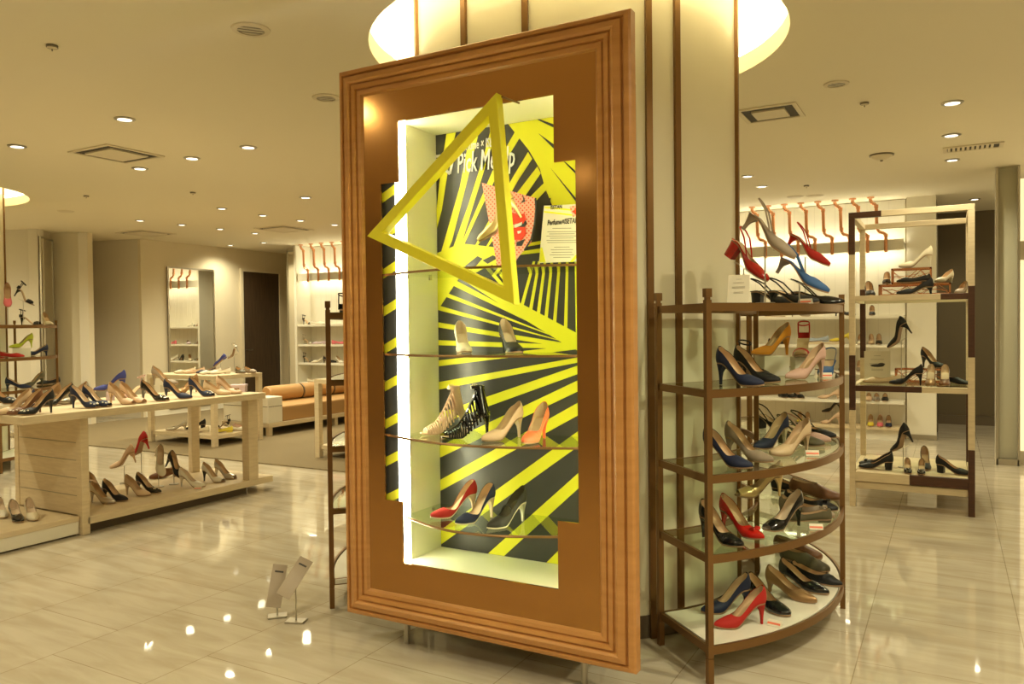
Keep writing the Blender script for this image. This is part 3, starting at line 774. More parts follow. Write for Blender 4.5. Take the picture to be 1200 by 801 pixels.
def price_tag(p, label, rz=0, group='folded price tags on the shelves'):
    t = thing('price_tag', label, 'price tag', p, facing(p)+rz, group)
    q = MB(); q.add([(-.028,-.016,0),(.028,-.016,0),(.028,0,.022),(-.028,0,.022),(-.028,.016,0),(.028,.016,0)], [(0,1,2,3),(3,2,5,4),(0,3,4),(1,5,2),(0,4,5,1)]); obj('folded_card', q, 'card', t)
    q = MB(); q.add([(-.026,-.0125,.006),(.026,-.0125,.006),(.026,-.008,.013),(-.026,-.008,.013)], [(0,1,2,3)]); obj('red_band', q, 'tag_red', t)
    return t
def riser(p, sx, sy, h, label, m='white_box', rz=0, group=None):
    t = thing('display_riser', label, 'riser', p, facing(p)+rz, group)
    q = MB(); q.box(-sx/2, sx/2, -sy/2, sy/2, 0, h); obj('riser_block', q, m, t, bevel=.002); return t
def card_sign(p, w, h, label, rz=0, lean=.22):
    t = thing('sign_card', label, 'sign', p, facing(p)+rz)
    q = MB(); s_ = math.sin(lean); c_ = math.cos(lean)
    q.add([(-w/2,0,0),(w/2,0,0),(w/2,h*s_,h*c_),(-w/2,h*s_,h*c_),(-w/2,.004,0),(w/2,.004,0),(w/2,h*s_+.004,h*c_),(-w/2,h*s_+.004,h*c_)],
          [(0,1,2,3),(7,6,5,4),(0,4,5,1),(1,5,6,2),(2,6,7,3),(3,7,4,0)]); obj('card', q, 'card', t)
    q = MB(); q.bar((0,h*.5*s_+.006,h*.45),(0,h*.6,.003),.003,w*.3,up=(1,0,0)); obj('easel_back', q, 'card', t)
    q = MB()
    for z, ww in ((.84,.25),(.72,.5),(.58,.6),(.54,.6),(.40,.45),(.36,.45)):
        q.add([(-w*ww/2,h*z*s_-.0015,h*z*c_),(w*ww/2,h*z*s_-.0015,h*z*c_),(w*ww/2,h*(z+.012)*s_-.0015,h*(z+.012)*c_),(-w*ww/2,h*(z+.012)*s_-.0015,h*(z+.012)*c_)], [(0,1,2,3)])
    obj('text_lines', q, 'print_grey', t); return t

# ================================================================== SHOES
def leather(name, c, rough=.42, metal=0, coat=0): M[name] = mat(name, c, rough, metal, coat=coat)
for n_, c_, r_, m_, k_ in (
    ('navy', (.012,.018,.055), .6, 0, 0), ('black', (.008,.008,.009), .5, 0, 0), ('black_patent', (.006,.006,.007), .12, 0, .6),
    ('red_patent', (.50,.012,.008), .12, 0, .7), ('red_suede', (.42,.016,.010), .75, 0, 0), ('beige', (.62,.46,.29), .38, 0, 0), ('nude', (.68,.48,.32), .35, 0, 0),
    ('taupe', (.30,.235,.17), .55, 0, 0), ('grey', (.22,.19,.16), .55, 0, 0), ('mustard', (.72,.29,.02), .6, 0, 0), ('pink_beige', (.60,.38,.31), .55, 0, 0),
    ('gold', (.80,.62,.32), .3, .7, 0), ('bronze_leather', (.34,.20,.09), .35, .5, 0), ('brown', (.18,.075,.03), .4, 0, 0), ('silver', (.62,.58,.50), .3, .8, 0),
    ('white', (.80,.76,.64), .4, 0, 0), ('cream', (.74,.66,.48), .4, 0, 0), ('coral', (.90,.16,.06), .5, 0, 0), ('blue', (.03,.10,.27), .6, 0, 0),
    ('cobalt', (.04,.05,.24), .6, 0, 0), ('olive', (.10,.085,.045), .5, 0, 0), ('lime', (.55,.62,.04), .5, 0, 0), ('yellow', (.75,.62,.06), .5, 0, 0),
    ('pale_blue', (.40,.48,.58), .5, 0, 0), ('rose', (.72,.16,.20), .5, 0, 0), ('lining_tan', (.62,.44,.26), .6, 0, 0), ('lining_pale', (.74,.60,.44), .6, 0, 0),
    ('sole_tan', (.35,.22,.12), .6, 0, 0), ('sole_dark', (.03,.025,.02), .6, 0, 0), ('mesh_black', (.03,.028,.018), .5, 0, 0)): leather(n_, c_, r_, m_, k_)

def interp(tab, t):
    if t <= tab[0][0]: return tab[0][1]
    for (a, va), (b, vb) in zip(tab, tab[1:]):
        if t <= b:
            k = (t-a)/(b-a); return va+(vb-va)*k
    return tab[-1][1]
W_POINT = [(0,.006),(.02,.0135),(.06,.0225),(.12,.0275),(.2,.0285),(.3,.0275),(.4,.0265),(.5,.0290),(.6,.0335),(.68,.0350),(.76,.0325),(.84,.0265),(.90,.0200),(.95,.0125),(.985,.0065),(1,.0028)]
W_ROUND = [(0,.006),(.02,.0135),(.06,.0225),(.12,.0275),(.2,.0285),(.3,.0275),(.4,.0265),(.5,.0290),(.6,.0340),(.68,.0365),(.76,.0360),(.84,.0330),(.90,.0285),(.95,.0215),(.985,.0120),(1,.0045)]
KINDS = {  # heel height, length, heel (taper at tip, foot of heel), toe, throat, options
    'pump':   dict(hh=.084, L=.208, heel='pin', toe='point', t0=.65),
    'round':  dict(hh=.080, L=.206, heel='pin', toe='round', t0=.63),
    'kitten': dict(hh=.052, L=.222, heel='kitten', toe='point', t0=.66),
    'block':  dict(hh=.058, L=.218, heel='block', toe='round', t0=.66),
    'flat':   dict(hh=.016, L=.238, heel='low', toe='round', t0=.70),
    'ballet': dict(hh=.014, L=.238, heel='low', toe='point', t0=.72),
    'sling':  dict(hh=.060, L=.218, heel='kitten', toe='point', t0=.66, sling=1),
    'slingblock': dict(hh=.066, L=.215, heel='block', toe='round', t0=.66, sling=1),
    'peep':   dict(hh=.086, L=.203, heel='pin', toe='round', t0=.70, peep=1),
    'mary':   dict(hh=.082, L=.205, heel='pin', toe='point', t0=.68, strap=1),
    'sandal': dict(hh=.080, L=.205, heel='pin', toe='round', t0=.72, sandal=1, strap=2),
    'flatsandal': dict(hh=.018, L=.235, heel='low', toe='round', t0=.72, sandal=1, strap=2),
    'dorsay': dict(hh=.088, L=.205, heel='pin', toe='point', t0=.70, vee=1),
    'loafer': dict(hh=.030, L=.235, heel='block', toe='round', t0=.52),
    'boot':   dict(hh=.095, L=.200, heel='pin', toe='round', t0=.60, boot=1),
}
def foot(kind):
    K_ = KINDS[kind]; hh, L = K_['hh'], K_['L']; tab = W_POINT if K_['toe'] == 'point' else W_ROUND
    def zb(t):
        s_ = min(max((t-.14)/(.66-.14), 0), 1); s_ = s_*s_*(3-2*s_)
        return .006+(hh-.006)*(1-s_)+.005*max(0, (t-.8)/.2)**2
    def wd(t): return interp(tab, t)
    return K_, hh, L, zb, wd
def rims(kind):
    K_ = KINDS[kind]; t0 = K_['t0']
    back = .056 if K_['hh'] > .04 else .048
    tab = [(0,back+.007),(.02,back+.005),(.05,back-.002),(.09,back-.008),(.14,.043),(.25,.035),(.40,.030),(.55,.030),(t0,.039),(t0+.08,.036),(.86,.027),(.93,.021),(.98,.014),(1,.010)]
    if K_.get('sling'): tab = [(0,.004),(.30,.005),(.42,.016),(.52,.027),(t0,.036),(t0+.08,.034),(.86,.027),(.93,.021),(.98,.014),(1,.010)]
    if K_.get('vee'): tab = [(0,back),(.06,back-.002),(.14,.044),(.25,.030),(.38,.018),(.46,.010),(.52,.012),(.60,.026),(t0,.035),(.80,.032),(.88,.025),(.93,.021),(.98,.014),(1,.010)]
    if kind == 'loafer': tab = [(0,.052),(.06,.050),(.14,.046),(.3,.044),(t0,.060),(.6,.056),(.7,.046),(.8,.038),(.9,.030),(.96,.022),(1,.012)]
    return tab
SHOE_T = [0,.012,.03,.055,.085,.12,.17,.22,.28,.34,.40,.46,.50,.54,.57,.60,.63,.655,.68,.70,.72,.75,.78,.81,.84,.87,.90,.93,.955,.975,.99,1]
def half_section(K_, hh, L, zb, wd, tab, t, inset=0.0, dz=0.0, N=6):
    w = max(wd(t)-inset, .001); z = zb(t)+dz; h = interp(tab, t)-dz*1.5; t0 = K_['t0']; ro = .24
    if t >= t0: wt = 0
    else:
        q = max(0, (t-(t0-ro))/ro); wt = (.72+.18*min(1, t/.3))*w*math.sqrt(max(0, 1-q**2.4))
    bw = w*.86
    P0, P1, P2, P3 = (bw, z), (w*1.14, z+h*.25), (max(wt, w*.80), z+h*(.99 if wt < w*.6 else .80)), (wt, z+h)
    out = []
    for i in range(N+1):
        u = i/N; a, b, c, d = (1-u)**3, 3*u*(1-u)**2, 3*u*u*(1-u), u**3
        y = a*P0[0]+b*P1[0]+c*P2[0]+d*P3[0]; zz = a*P0[1]+b*P1[1]+c*P2[1]+d*P3[1]
        xo = 0
        if t < .15: xo = (-.006*math.sin(PI*min(1, u*.8+.1))+.010*u*u)*(1-t/.15)
        out.append((t*L+xo, y, zz))
    return out
_cache = {}
def shell_mesh(kind):
    K_, hh, L, zb, wd = foot(kind); tab = rims(kind); ts = SHOE_T[:]
    if K_.get('peep'): ts = [t for t in ts if t <= .935]
    if K_.get('sandal'): ts = [t for t in ts if .62 <= t <= .87]
    k = MB(); N = 6; vs = []; fs = []
    if K_.get('sandal'):
        for t in ts:
            w = wd(t)+.001; z = zb(t); h = .036-.05*abs(t-.73)
            for i in range(2*N+1):
                a = PI*i/(2*N); vs.append((t*L, w*math.cos(a), z+h*math.sin(a)**.8))
        n = 2*N+1
        for i in range(len(ts)-1):
            for q in range(n-1): fs.append((i*n+q, i*n+q+1, (i+1)*n+q+1, (i+1)*n+q))
        k.add(vs, fs); return k.mesh('upper', True, True)
    for t in ts:
        hs = half_section(K_, hh, L, zb, wd, tab, t)
        vs += hs+[(x, -y, z) for x, y, z in hs]
    n = 2*(N+1)
    for i in range(len(ts)-1):
        for s_ in (0, N+1):
            for q in range(N): fs.append((i*n+s_+q, i*n+s_+q+1, (i+1)*n+s_+q+1, (i+1)*n+s_+q))
    for q in range(N): fs.append((q, q+1, N+2+q, N+1+q))
    if not K_.get('peep'):
        e = (len(ts)-1)*n
        for q in range(N): fs.append((e+q, e+q+1, e+N+2+q, e+N+1+q))
    # turned-in rim
    k.add(vs, fs); return k.mesh('upper', True, True)
def lining_mesh(kind):
    K_, hh, L, zb, wd = foot(kind); tab = rims(kind); k = MB(); N = 6
    if K_.get('sandal'):
        ts = [t for t in SHOE_T]; vs = []; fs = []
        for t in ts: vs += [(t*L, wd(t)*.93, zb(t)+.002), (t*L, -wd(t)*.93, zb(t)+.002)]
        for i in range(len(ts)-1): fs.append((2*i, 2*i+1, 2*i+3, 2*i+2))
        k.add(vs, fs); return k.mesh('lining', True, True)
    vs = []; fs = []; ts = [t for t in SHOE_T if .012 <= t <= K_['t0']+.015]
    for t in ts:
        hs = half_section(K_, hh, L, zb, wd, tab, t, .0016, .0025)
        hs = [(x+(.0022 if t < .05 else 0), y, z-.0004) for x, y, z in hs]
        vs += hs+[(x, -y, z) for x, y, z in hs]
    n = 2*(N+1)
    for i in range(len(ts)-1):
        for s_ in (0, N+1):
            for q in range(N): fs.append((i*n+s_+q, i*n+s_+q+1, (i+1)*n+s_+q+1, (i+1)*n+s_+q))
        fs.append((i*n, (i+1)*n, (i+1)*n+N+1, i*n+N+1))
    for q in range(N): fs.append((q, q+1, N+2+q, N+1+q))
    k.add(vs, fs)
    ts2 = [t for t in SHOE_T if K_['t0']-.02 <= t <= .985]; vs = []; fs = []
    for t in ts2: vs += [(t*L, wd(t)*.84, zb(t)+.0025), (t*L, -wd(t)*.84, zb(t)+.0025)]
    for i in range(len(ts2)-1): fs.append((2*i, 2*i+1, 2*i+3, 2*i+2))
    k.add(vs, fs); return k.mesh('lining', True, True)
def sole_mesh(kind):
    K_, hh, L, zb, wd = foot(kind); k = MB(); vs = []; fs = []; th = .0055
    for t in SHOE_T:
        w = wd(t)*.90; z = zb(t)
        vs += [(t*L, w, z), (t*L, -w, z), (t*L, w*.96, max(z-th, 0)), (t*L, -w*.96, max(z-th, 0))]
    m = len(SHOE_T)
    for i in range(m-1):
        a, b = i*4, i*4+4
        fs += [(a, b, b+1, a+1), (a+2, a+3, b+3, b+2), (a, a+2, b+2, b), (a+1, b+1, b+3, a+3)]
    fs += [(0, 1, 3, 2), ((m-1)*4, (m-1)*4+2, (m-1)*4+3, (m-1)*4+1)]
    k.add(vs, fs); return k.mesh('sole', True, True)
def heel_mesh(kind):
    K_, hh, L, zb, wd = foot(kind); k = MB(); typ = K_['heel']
    te = {'pin': .20, 'kitten': .19, 'block': .235, 'low': .26}[typ]
    ts = [0,.012,.03,.055,.085,.12,.16,te]
    out = [(t*L, wd(t)*.90, zb(t)-.005) for t in ts]; out = out+[(x, -y, z) for x, y, z in out[::-1]]
    cxh = te*L*.5
    lev = {'pin': [(0,1,0),(.10,.78,-.002),(.22,.56,-.004),(.40,.36,-.004),(.65,.25,-.001),(1,.21,.003)],
           'kitten': [(0,1,0),(.15,.72,-.002),(.35,.46,-.003),(.6,.32,-.001),(1,.30,.002)],
           'block': [(0,1,0),(.3,.90,0),(1,.84,.001)], 'low': [(0,1,0),(1,.97,0)]}[typ]
    vs = []; n = len(out)
    for f, s_, dx in lev:
        ctr = cxh*(1-.55*f) if typ in ('pin', 'kitten') else cxh
        for x, y, z in out: vs.append((ctr+(x-cxh)*s_+dx, y*s_, z*(1-f)))
    fs = []
    for j in range(len(lev)-1):
        for i in range(n): fs.append((j*n+i, j*n+(i+1)%n, (j+1)*n+(i+1)%n, (j+1)*n+i))
    fs += [tuple(range(n)), tuple((len(lev)-1)*n+i for i in range(n))[::-1]]
    k.add(vs, fs); return k.mesh('heel', True, True)
def strap_mesh(kind, which):
    K_, hh, L, zb, wd = foot(kind); k = MB()
    if which == 'sling':
        pts = []
        for s_ in (1, -1):
            seg = [(.46*L, s_*wd(.46)*.98, zb(.46)+.019), (.36*L, s_*wd(.36)*1.02, zb(.36)+.026), (.22*L, s_*.0285, zb(.22)+.038), (.09*L, s_*.024, hh+.050), (.02*L, s_*.014, hh+.056)]
            pts += seg if s_ == 1 else seg[::-1]
            if s_ == 1: pts.append((-.002, 0, hh+.058))
        k.tube(pts, .0034, 6, flat=.45); return k.mesh('slingback_strap', True)
    if which == 'mary':
        pts = []
        for i in range(11):
            a = PI*i/10; t = .50-.03*math.sin(a); pts.append((t*L, wd(.5)*1.02*math.cos(a), zb(.5)+.024+.034*math.sin(a)))
        k.tube(pts, .0048, 6, flat=.4, up=(1,0,.4)); return k.mesh('strap', True)
    if which == 'ankle':
        pts = []
        for i in range(20):
            a = 2*PI*i/20; pts.append((.10*L+.030*math.cos(a), .026*math.sin(a), hh+.070-.010*math.cos(a)))
        k.tube(pts, .0036, 6, closed=True, flat=.5)
        for s_ in (1, -1): k.tube([(.06*L, s_*.022, zb(.06)), (.07*L, s_*.0245, zb(.06)+.04), (.08*L, s_*.024, hh+.072)], .0032, 6)
        vs = []; fs = []
        for j in range(3):
            for i in range(9):
                a = PI/2+PI*i/8; r_ = .026-.001*j; vs.append((.075*L+r_*math.cos(a)*1.0, r_*math.sin(a), zb(.03)+j*.014))
        for j in range(2):
            for i in range(8): fs.append((j*9+i, j*9+i+1, j*9+10+i, j*9+9+i))
        k.add(vs, fs); return k.mesh('ankle_strap', True)
    if which == 'cage':       # gladiator lattice: spine and hoops from toe to ankle
        spine = []
        for i in range(15):
            u = i/14; t = .90-.62*u; top = zb(t)+.020+.030*min(1, u*2.2)+.055*max(0, (u-.35)/.65)**1.1
            wl = wd(t)*(1-.12*max(0, u-.4)); spine.append((t*L, top, wl, t))
        for x, top, wl, t in spine:
            pts = []; lean = .030*max(0, (.6-t)/.32)
            for i in range(11):
                a = PI*i/10; pts.append((x-lean*(1-math.sin(a))-.004, wl*1.0*math.cos(a), zb(t)+(top-zb(t))*math.sin(a)**.75))
            k.tube(pts, .0038, 5, flat=.6)
        k.tube([(x-.003, 0, top+.001) for x, top, wl, t in spine], .004, 6)
        return k.mesh('strap_cage', True)
    if which == 'counter':    # tall heel panel of the gladiator
        vs = []; fs = []
        for j in range(7):
            z = hh-.002+j*.0165; r_ = .0285-.0012*j
            for i in range(13):
                a = PI*.38+PI*1.24*i/12; vs.append((.135*L+.010+r_*math.cos(a)*1.15+.002*j, r_*math.sin(a), z if j else zb(max(0, .135+r_*math.cos(a)/L))+.0))
        for j in range(6):
            for i in range(12): fs.append((j*13+i, j*13+i+1, j*13+14+i, j*13+13+i))
        k.add(vs, fs)
        pts = [(.135*L+.024+.0225*1.15*math.cos(2*PI*i/18), .0225*math.sin(2*PI*i/18), hh+.098) for i in range(18)]
        k.tube(pts, .007, 6, closed=True, flat=.4); return k.mesh('heel_panel', True)
    if which == 'buckle':
        x, z = .135*L+.026, hh+.098
        k.tube([(x-.010,-.026,z-.010),(x+.010,-.026,z-.010),(x+.010,-.026,z+.010),(x-.010,-.026,z+.010)], .0018, 6, closed=True); return k.mesh('buckle', True)
    if which == 'bow':
        t = .80; x, z = t*L, zb(t)+interp(rims(kind), t)+.0015
        for s_ in (1, -1):
            k.add([(x-.004,s_*.002,z-.002),(x+.004,s_*.002,z-.002),(x+.004,s_*.002,z+.004),(x-.004,s_*.002,z+.004),
                   (x-.010,s_*.020,z-.006),(x+.009,s_*.020,z-.006),(x+.009,s_*.019,z+.006),(x-.010,s_*.019,z+.006)], [(0,1,5,4),(1,2,6,5),(2,3,7,6),(3,0,4,7),(4,5,6,7),(0,3,2,1)])
        k.ball((x,0,z+.001), .006, .0045, .005); return k.mesh('bow')
    if which == 'cutouts':
        for t, dy, rr in ((.90,.0,.011),(.86,.55,.0075),(.86,-.55,.0075),(.79,.80,.006),(.79,-.80,.006)):
            h = interp(rims(kind), t); w = wd(t); y = dy*w*1.0; z = zb(t)+h*(1.0 if dy == 0 else .80)-(.002 if dy == 0 else .002)
            k.ball((t*L, y, z), rr, rr*.9, .0045, 10, 5)
        return k.mesh('white_inset')
def part_mesh(kind, part):
    key = (kind, part)
    if key not in _cache:
        f = {'upper': shell_mesh, 'lining': lining_mesh, 'sole': sole_mesh, 'heel': heel_mesh}.get(part)
        me = f(kind) if f else strap_mesh(kind, part)
        if not me.materials: me.materials.append(M['black'])
        _cache[key] = me
    return _cache[key]
PART_NAME = {'sling': 'slingback_strap', 'mary': 'strap', 'ankle': 'ankle_strap', 'cage': 'strap_cage', 'counter': 'heel_panel', 'cutouts': 'white_inset'}
NAME_KIND = {'pump': 'pump', 'round': 'pump', 'dorsay': 'pump', 'kitten': 'kitten_heel', 'block': 'block_heel_shoe', 'flat': 'flat_shoe', 'ballet': 'flat_shoe', 'sling': 'slingback_shoe', 'slingblock': 'slingback_shoe',
             'peep': 'peep_toe_shoe', 'mary': 'strap_shoe', 'sandal': 'sandal', 'flatsandal': 'sandal', 'loafer': 'loafer', 'boot': 'gladiator_sandal'}
def shoe(kind, m, pos, yaw, label, group, lining='lining_tan', sole='sole_tan', heel=None, bow=None, cut=False, pitch=0, roll=0, scale=1.08):
    """pos: point under the middle of the shoe; yaw: heading of the toe; pitch tips the toe down"""
    K_ = KINDS[kind]; L = K_['L']
    t = thing(NAME_KIND[kind], label, 'shoe', (0, 0, 0), 0, group)
    rot = Euler((roll, pitch, yaw), 'XYZ').to_matrix()
    t.location = Vector(pos)-rot @ Vector((L*.48*scale, 0, 0)); t.rotation_euler = (roll, pitch, yaw); t.scale = (scale,)*3
    parts = [('upper', m), ('lining', lining), ('sole', sole), ('heel', heel or m)]
    if K_.get('sling'): parts.append(('sling', m))
    if K_.get('strap') == 1: parts.append(('mary', m))
    if K_.get('strap') == 2: parts.append(('ankle', m))
    if K_.get('boot'): parts = [('lining', lining), ('sole', m), ('heel', heel or m), ('cage', m), ('counter', m), ('buckle', 'gold')]
    if bow: parts.append(('bow', bow))
    if cut: parts.append(('cutouts', 'white'))
    for p, mm in parts:
        if p == 'lining' and K_.get('boot'): me = part_mesh('sandal', 'lining')
        else: me = part_mesh(kind, p)
        o = bpy.data.objects.new(PART_NAME.get(p, p), me); COL.objects.link(o); o.parent = t
        o.material_slots[0].link = 'OBJECT'; o.material_slots[0].material = M[mm]
    return t
def stand(pos_top, z0, yaw, pitch, label, plate=(.09, .035), group='shoe stands', rodm='steel'):
    """rod with a tilted plate; pos_top is the point on the plate that carries the shoe"""
    p = Vector(pos_top); t = thing('shoe_stand', label, 'shoe stand', (p.x, p.y, z0), yaw, group)
    h = p.z-z0
    q = MB(); q.lathe([(0,0),(.038,0),(.038,.005),(0,.005)], 20); obj('base', q, rodm, t, smooth=True)
    q = MB(); q.tube([(0,0,.004),(0,0,h-.006)], .003, 8); obj('rod', q, 'steel', t)
    q = MB(); q.box(-plate[0]/2, plate[0]/2, -plate[1]/2, plate[1]/2, -.005, -.0015); b = obj('cradle', q, 'acrylic', t); b.location = (0, 0, h); b.rotation_euler = (0, pitch, 0)
    return t
rd = math.radians
def yaw_at(p, deg): return facing(p)+rd(deg)
def S(kind, m, p, deg, label, group, **k): return shoe(kind, m, p, yaw_at(p, deg), label, group, **k)
def onstand(kind, m, p, deg, tip, z0, label, group, stand_label, **k):
    """shoe on a tilted stand: p is the carried point, tip the toe-down angle in degrees"""
    y = yaw_at(p, deg); n = Matrix.Rotation(y, 3, 'Z') @ Matrix.Rotation(rd(tip), 3, 'Y') @ Vector((0, 0, 1))
    stand(p, z0, y, rd(tip), stand_label)
    return shoe(kind, m, p, y, label, group, pitch=rd(tip), **k)

# ---- curved rack, right of the frame
G1 = 'shoes on the rack right of the frame'
def rk(px, r, i, far=False): return oncyl(px, CA, r, RZ[i]+.0015, far)
z0 = RZ[0]+.001
def hi(px, py, r):
    p = oncyl(px, CA, r, 0); d = math.hypot(p.x, p.y); q = ray(px, py); p.z = EYE+q.z*d/math.hypot(q.x, q.y); return p
onstand('slingblock', 'red_patent', hi(872,313,1.09), -22, 36, z0, 'glossy red block heel slingback tilted on a stand above the white card', G1, 'steel stand holding the glossy red slingback')
onstand('sling', 'taupe', hi(897,285,1.25), -10, 35, z0, 'taupe slingback raised highest on the right rack, toe tipped down', G1, 'tall steel stand holding the taupe slingback', scale=1.16)
onstand('sling', 'red_suede', hi(944,300,1.10), -12, 30, z0, 'dark red slingback on a stand, rightmost above the right rack', G1, 'steel stand holding the dark red slingback')
onstand('sling', 'blue', hi(937,331,1.265), -8, 26, z0, 'blue slingback with grey heel tilted below the dark red one', G1, 'steel stand holding the blue slingback', heel='grey')
S('slingblock', 'black', rk(908,1.04,0), -20, 'black block heel slingback on the top shelf nearest the card', G1)
S('sling', 'black', rk(929,1.16,0), -28, 'black slingback on the top shelf under the blue shoe', G1)
S('sling', 'black_patent', rk(957,1.21,0), -12, 'black patent slingback rightmost on the top shelf of the right rack', G1)
card_sign(rk(865,1.19,0), .085, .125, 'small white sign card leaning on the top shelf of the right rack', rz=rd(-8), lean=.30)
price_tag(rk(944,1.28,0), 'price tag in front of the black slingbacks on the top shelf', rd(-20))
# second shelf
S('pump', 'navy', rk(866,1.20,1), -38, 'navy suede pump at the left front of the second shelf', G1)
S('pump', 'black', rk(886,1.12,1), -36, 'black suede pump beside the navy one on the second shelf', G1)
rb = rk(904,1.00,1); riser(rb, .12, .14, .095, 'white block under the mustard pump', rz=rd(20), group='white display blocks')
S('pump', 'mustard', rb+Vector((0,0,.0965)), -140, 'mustard yellow suede pump on a white block', G1, lining='lining_tan')
rb = rk(940,1.04,1); riser(rb, .09, .13, .085, 'white block under the red sandal', rz=rd(10), group='white display blocks')
S('sandal', 'red_suede', rb+Vector((0,0,.0865)), -95, 'red ankle strap sandal facing out on a white block', G1, lining='lining_tan')
S('pump', 'pink_beige', rk(944,1.19,1), -136, 'dusty pink suede pump at the right front of the second shelf', G1)
S('sling', 'blue', rk(969,1.08,1), -100, 'blue slingback behind the dusty pink pump', G1)
S('sandal', 'black', rk(884,.985,1,), -60, 'black strappy sandal behind the navy pumps on the second shelf', G1)
price_tag(rk(967,1.25,1), 'price tag right of the dusty pink pump', rd(10))
# third shelf
S('pump', 'navy', rk(851,1.17,2), -34, 'navy pump at the left front of the third shelf', G1)
S('pump', 'taupe', rk(876,1.12,2), -32, 'grey taupe pump beside the navy one on the third shelf', G1)
S('pump', 'navy', rk(903,1.03,2), -130, 'dark blue pump with pale heel turned left on the third shelf', G1, heel='cream')
S('round', 'beige', rk(926,1.17,2), -136, 'glossy beige pump turned left on the third shelf', G1)
S('slingblock', 'olive', onz(937,520.5,RZ[2]+.0015), -26, 'bronze slingback behind the beige pump on the third shelf', G1)
S('sling', 'pink_beige', onz(945,516,RZ[2]+.0015), -26, 'pink beige slingback pointing right on the third shelf', G1)
S('sling', 'black', onz(952,511.5,RZ[2]+.0015), -26, 'black slingback rightmost on the third shelf', G1)
S('slingblock', 'black', onz(905,503,RZ[2]+.0015), -40, 'black slingback at the back of the third shelf', G1)
price_tag(rk(951,1.25,2), 'price tag right of the beige pump on the third shelf', rd(10))
# fourth shelf
S('pump', 'black_patent', rk(843,1.17,3), -42, 'black patent pump at the left front of the fourth shelf', G1)
S('pump', 'red_patent', rk(867,1.13,3), -40, 'red patent pump with a bow on the fourth shelf', G1, bow='red_patent')
pa = rk(889,1.02,3)
t = thing('acrylic_stand', 'clear bridge stand under the gold peep toe pump', 'shoe stand', pa, facing(pa)+rd(20)); t['category'] = 'shoe stand'
q = MB(); q.box(-.07,.07,-.045,.045,.092,.097); obj('top_plate', q, 'acrylic', t)
for x in (-.067, .067): q = MB(); q.box(x-.003,x+.003,-.045,.045,0,.092); obj('side_plate', q, 'acrylic', t)
shoe('peep', 'gold', pa+Vector((0,0,.0985)), yaw_at(pa,-160), 'gold peep toe pump raised on a clear stand', G1)
S('peep', 'black_patent', rk(917,1.18,3), -134, 'black patent peep toe pump below the gold one', G1, lining='lining_pale')
S('flat', 'taupe', onz(944,602,RZ[3]+.0015), -24, 'beige flat with a bow on the fourth shelf', G1, bow='taupe')
S('flat', 'black', onz(949,594.5,RZ[3]+.0015), -24, 'black flat with bow beside the beige flat', G1, bow='black_patent')
S('loafer', 'brown', onz(955,583,RZ[3]+.0015), -14, 'brown leather shoe at the back of the fourth shelf', G1)
S('flat', 'black', onz(932,577,RZ[3]+.0015), -20, 'black flat at the far back of the fourth shelf', G1)
S('flat', 'olive', onz(945,610,RZ[3]+.0015), -172, 'dark bow flat beside the price tag on the fourth shelf', G1, bow='black_patent', scale=.9)
price_tag(rk(955,1.285,3), 'price tag at the right front of the fourth shelf', rd(10))
# bottom shelf
S('pump', 'navy', rk(849,1.04,4), -152, 'navy pump turned left at the back of the bottom shelf', G1)
S('pump', 'red_suede', rk(866,1.19,4), -152, 'red suede pump turned left at the front of the bottom shelf', G1)
S('block', 'black_patent', rk(898,1.13,4), -44, 'black patent pump right of the red one on the bottom shelf', G1)
S('kitten', 'bronze_leather', onz(926,699,RZ[4]+.0015), -28, 'gold bronze kitten heel pump on the bottom shelf', G1)
S('kitten', 'black_patent', onz(941,689.5,RZ[4]+.0015), -28, 'black patent kitten heel behind the gold bronze pump', G1)
S('ballet', 'black', onz(955,680,RZ[4]+.0015), -28, 'black pointed flat rightmost on the bottom shelf', G1)
S('loafer', 'olive', onz(942,664,RZ[4]+.0015), -24, 'dark olive loafer at the back of the bottom shelf', G1)
S('loafer', 'brown', onz(934,650,RZ[4]+.0015), -20, 'brown loafer behind the dark olive one', G1)
price_tag(rk(906,1.26,4), 'price tag at the front edge of the bottom shelf', rd(-20))

# ---- showcase
G2 = 'shoes in the picture frame showcase'
def sc(px, dv, i): p = onv(px, 400, FV+dv); p.z = SHZ[i]+.0015; return p
p = onv(589, 268, FV+.10)
onstand('pump', 'gold', p, 180, 31, SHZ[0]+.001, 'gold pump tipped nose down before the pink lips card', G2, 'steel stand holding the gold pump in the showcase', scale=1.0)
S('round', 'cream', sc(542,.13,1), -82, 'cream pump facing out on the second showcase shelf', G2, lining='lining_pale', scale=.95)
S('round', 'black', sc(598,.13,1), -72, 'black suede pump facing out on the second showcase shelf', G2, lining='lining_pale', scale=1.0)
S('boot', 'nude', sc(519,.12,2), -160, 'tan strappy gladiator sandal on the third showcase shelf', G2, scale=1.0)
S('boot', 'black_patent', sc(546,.06,2), -160, 'black strappy gladiator sandal with buckle in the showcase', G2, scale=1.05)
S('pump', 'nude', sc(588,.07,2), -140, 'nude pump right of the black gladiator sandal', G2, scale=1.0)
S('pump', 'coral', sc(626,.08,2), -115, 'coral orange pump on the third showcase shelf', G2, scale=1.0)
S('dorsay', 'red_suede', sc(530,.10,3), -158, 'red suede pump on the lowest showcase shelf', G2, sole='cream', heel='nude', scale=1.0)
S('dorsay', 'navy', sc(555,.07,3), -140, 'navy suede pump between the red and black ones in the showcase', G2, sole='cream', heel='nude', scale=1.0)
S('mary', 'mesh_black', sc(592,.07,3), -138, 'black mesh pump with strap on the lowest showcase shelf', G2, sole='cream', heel='silver', lining='olive', scale=1.0)

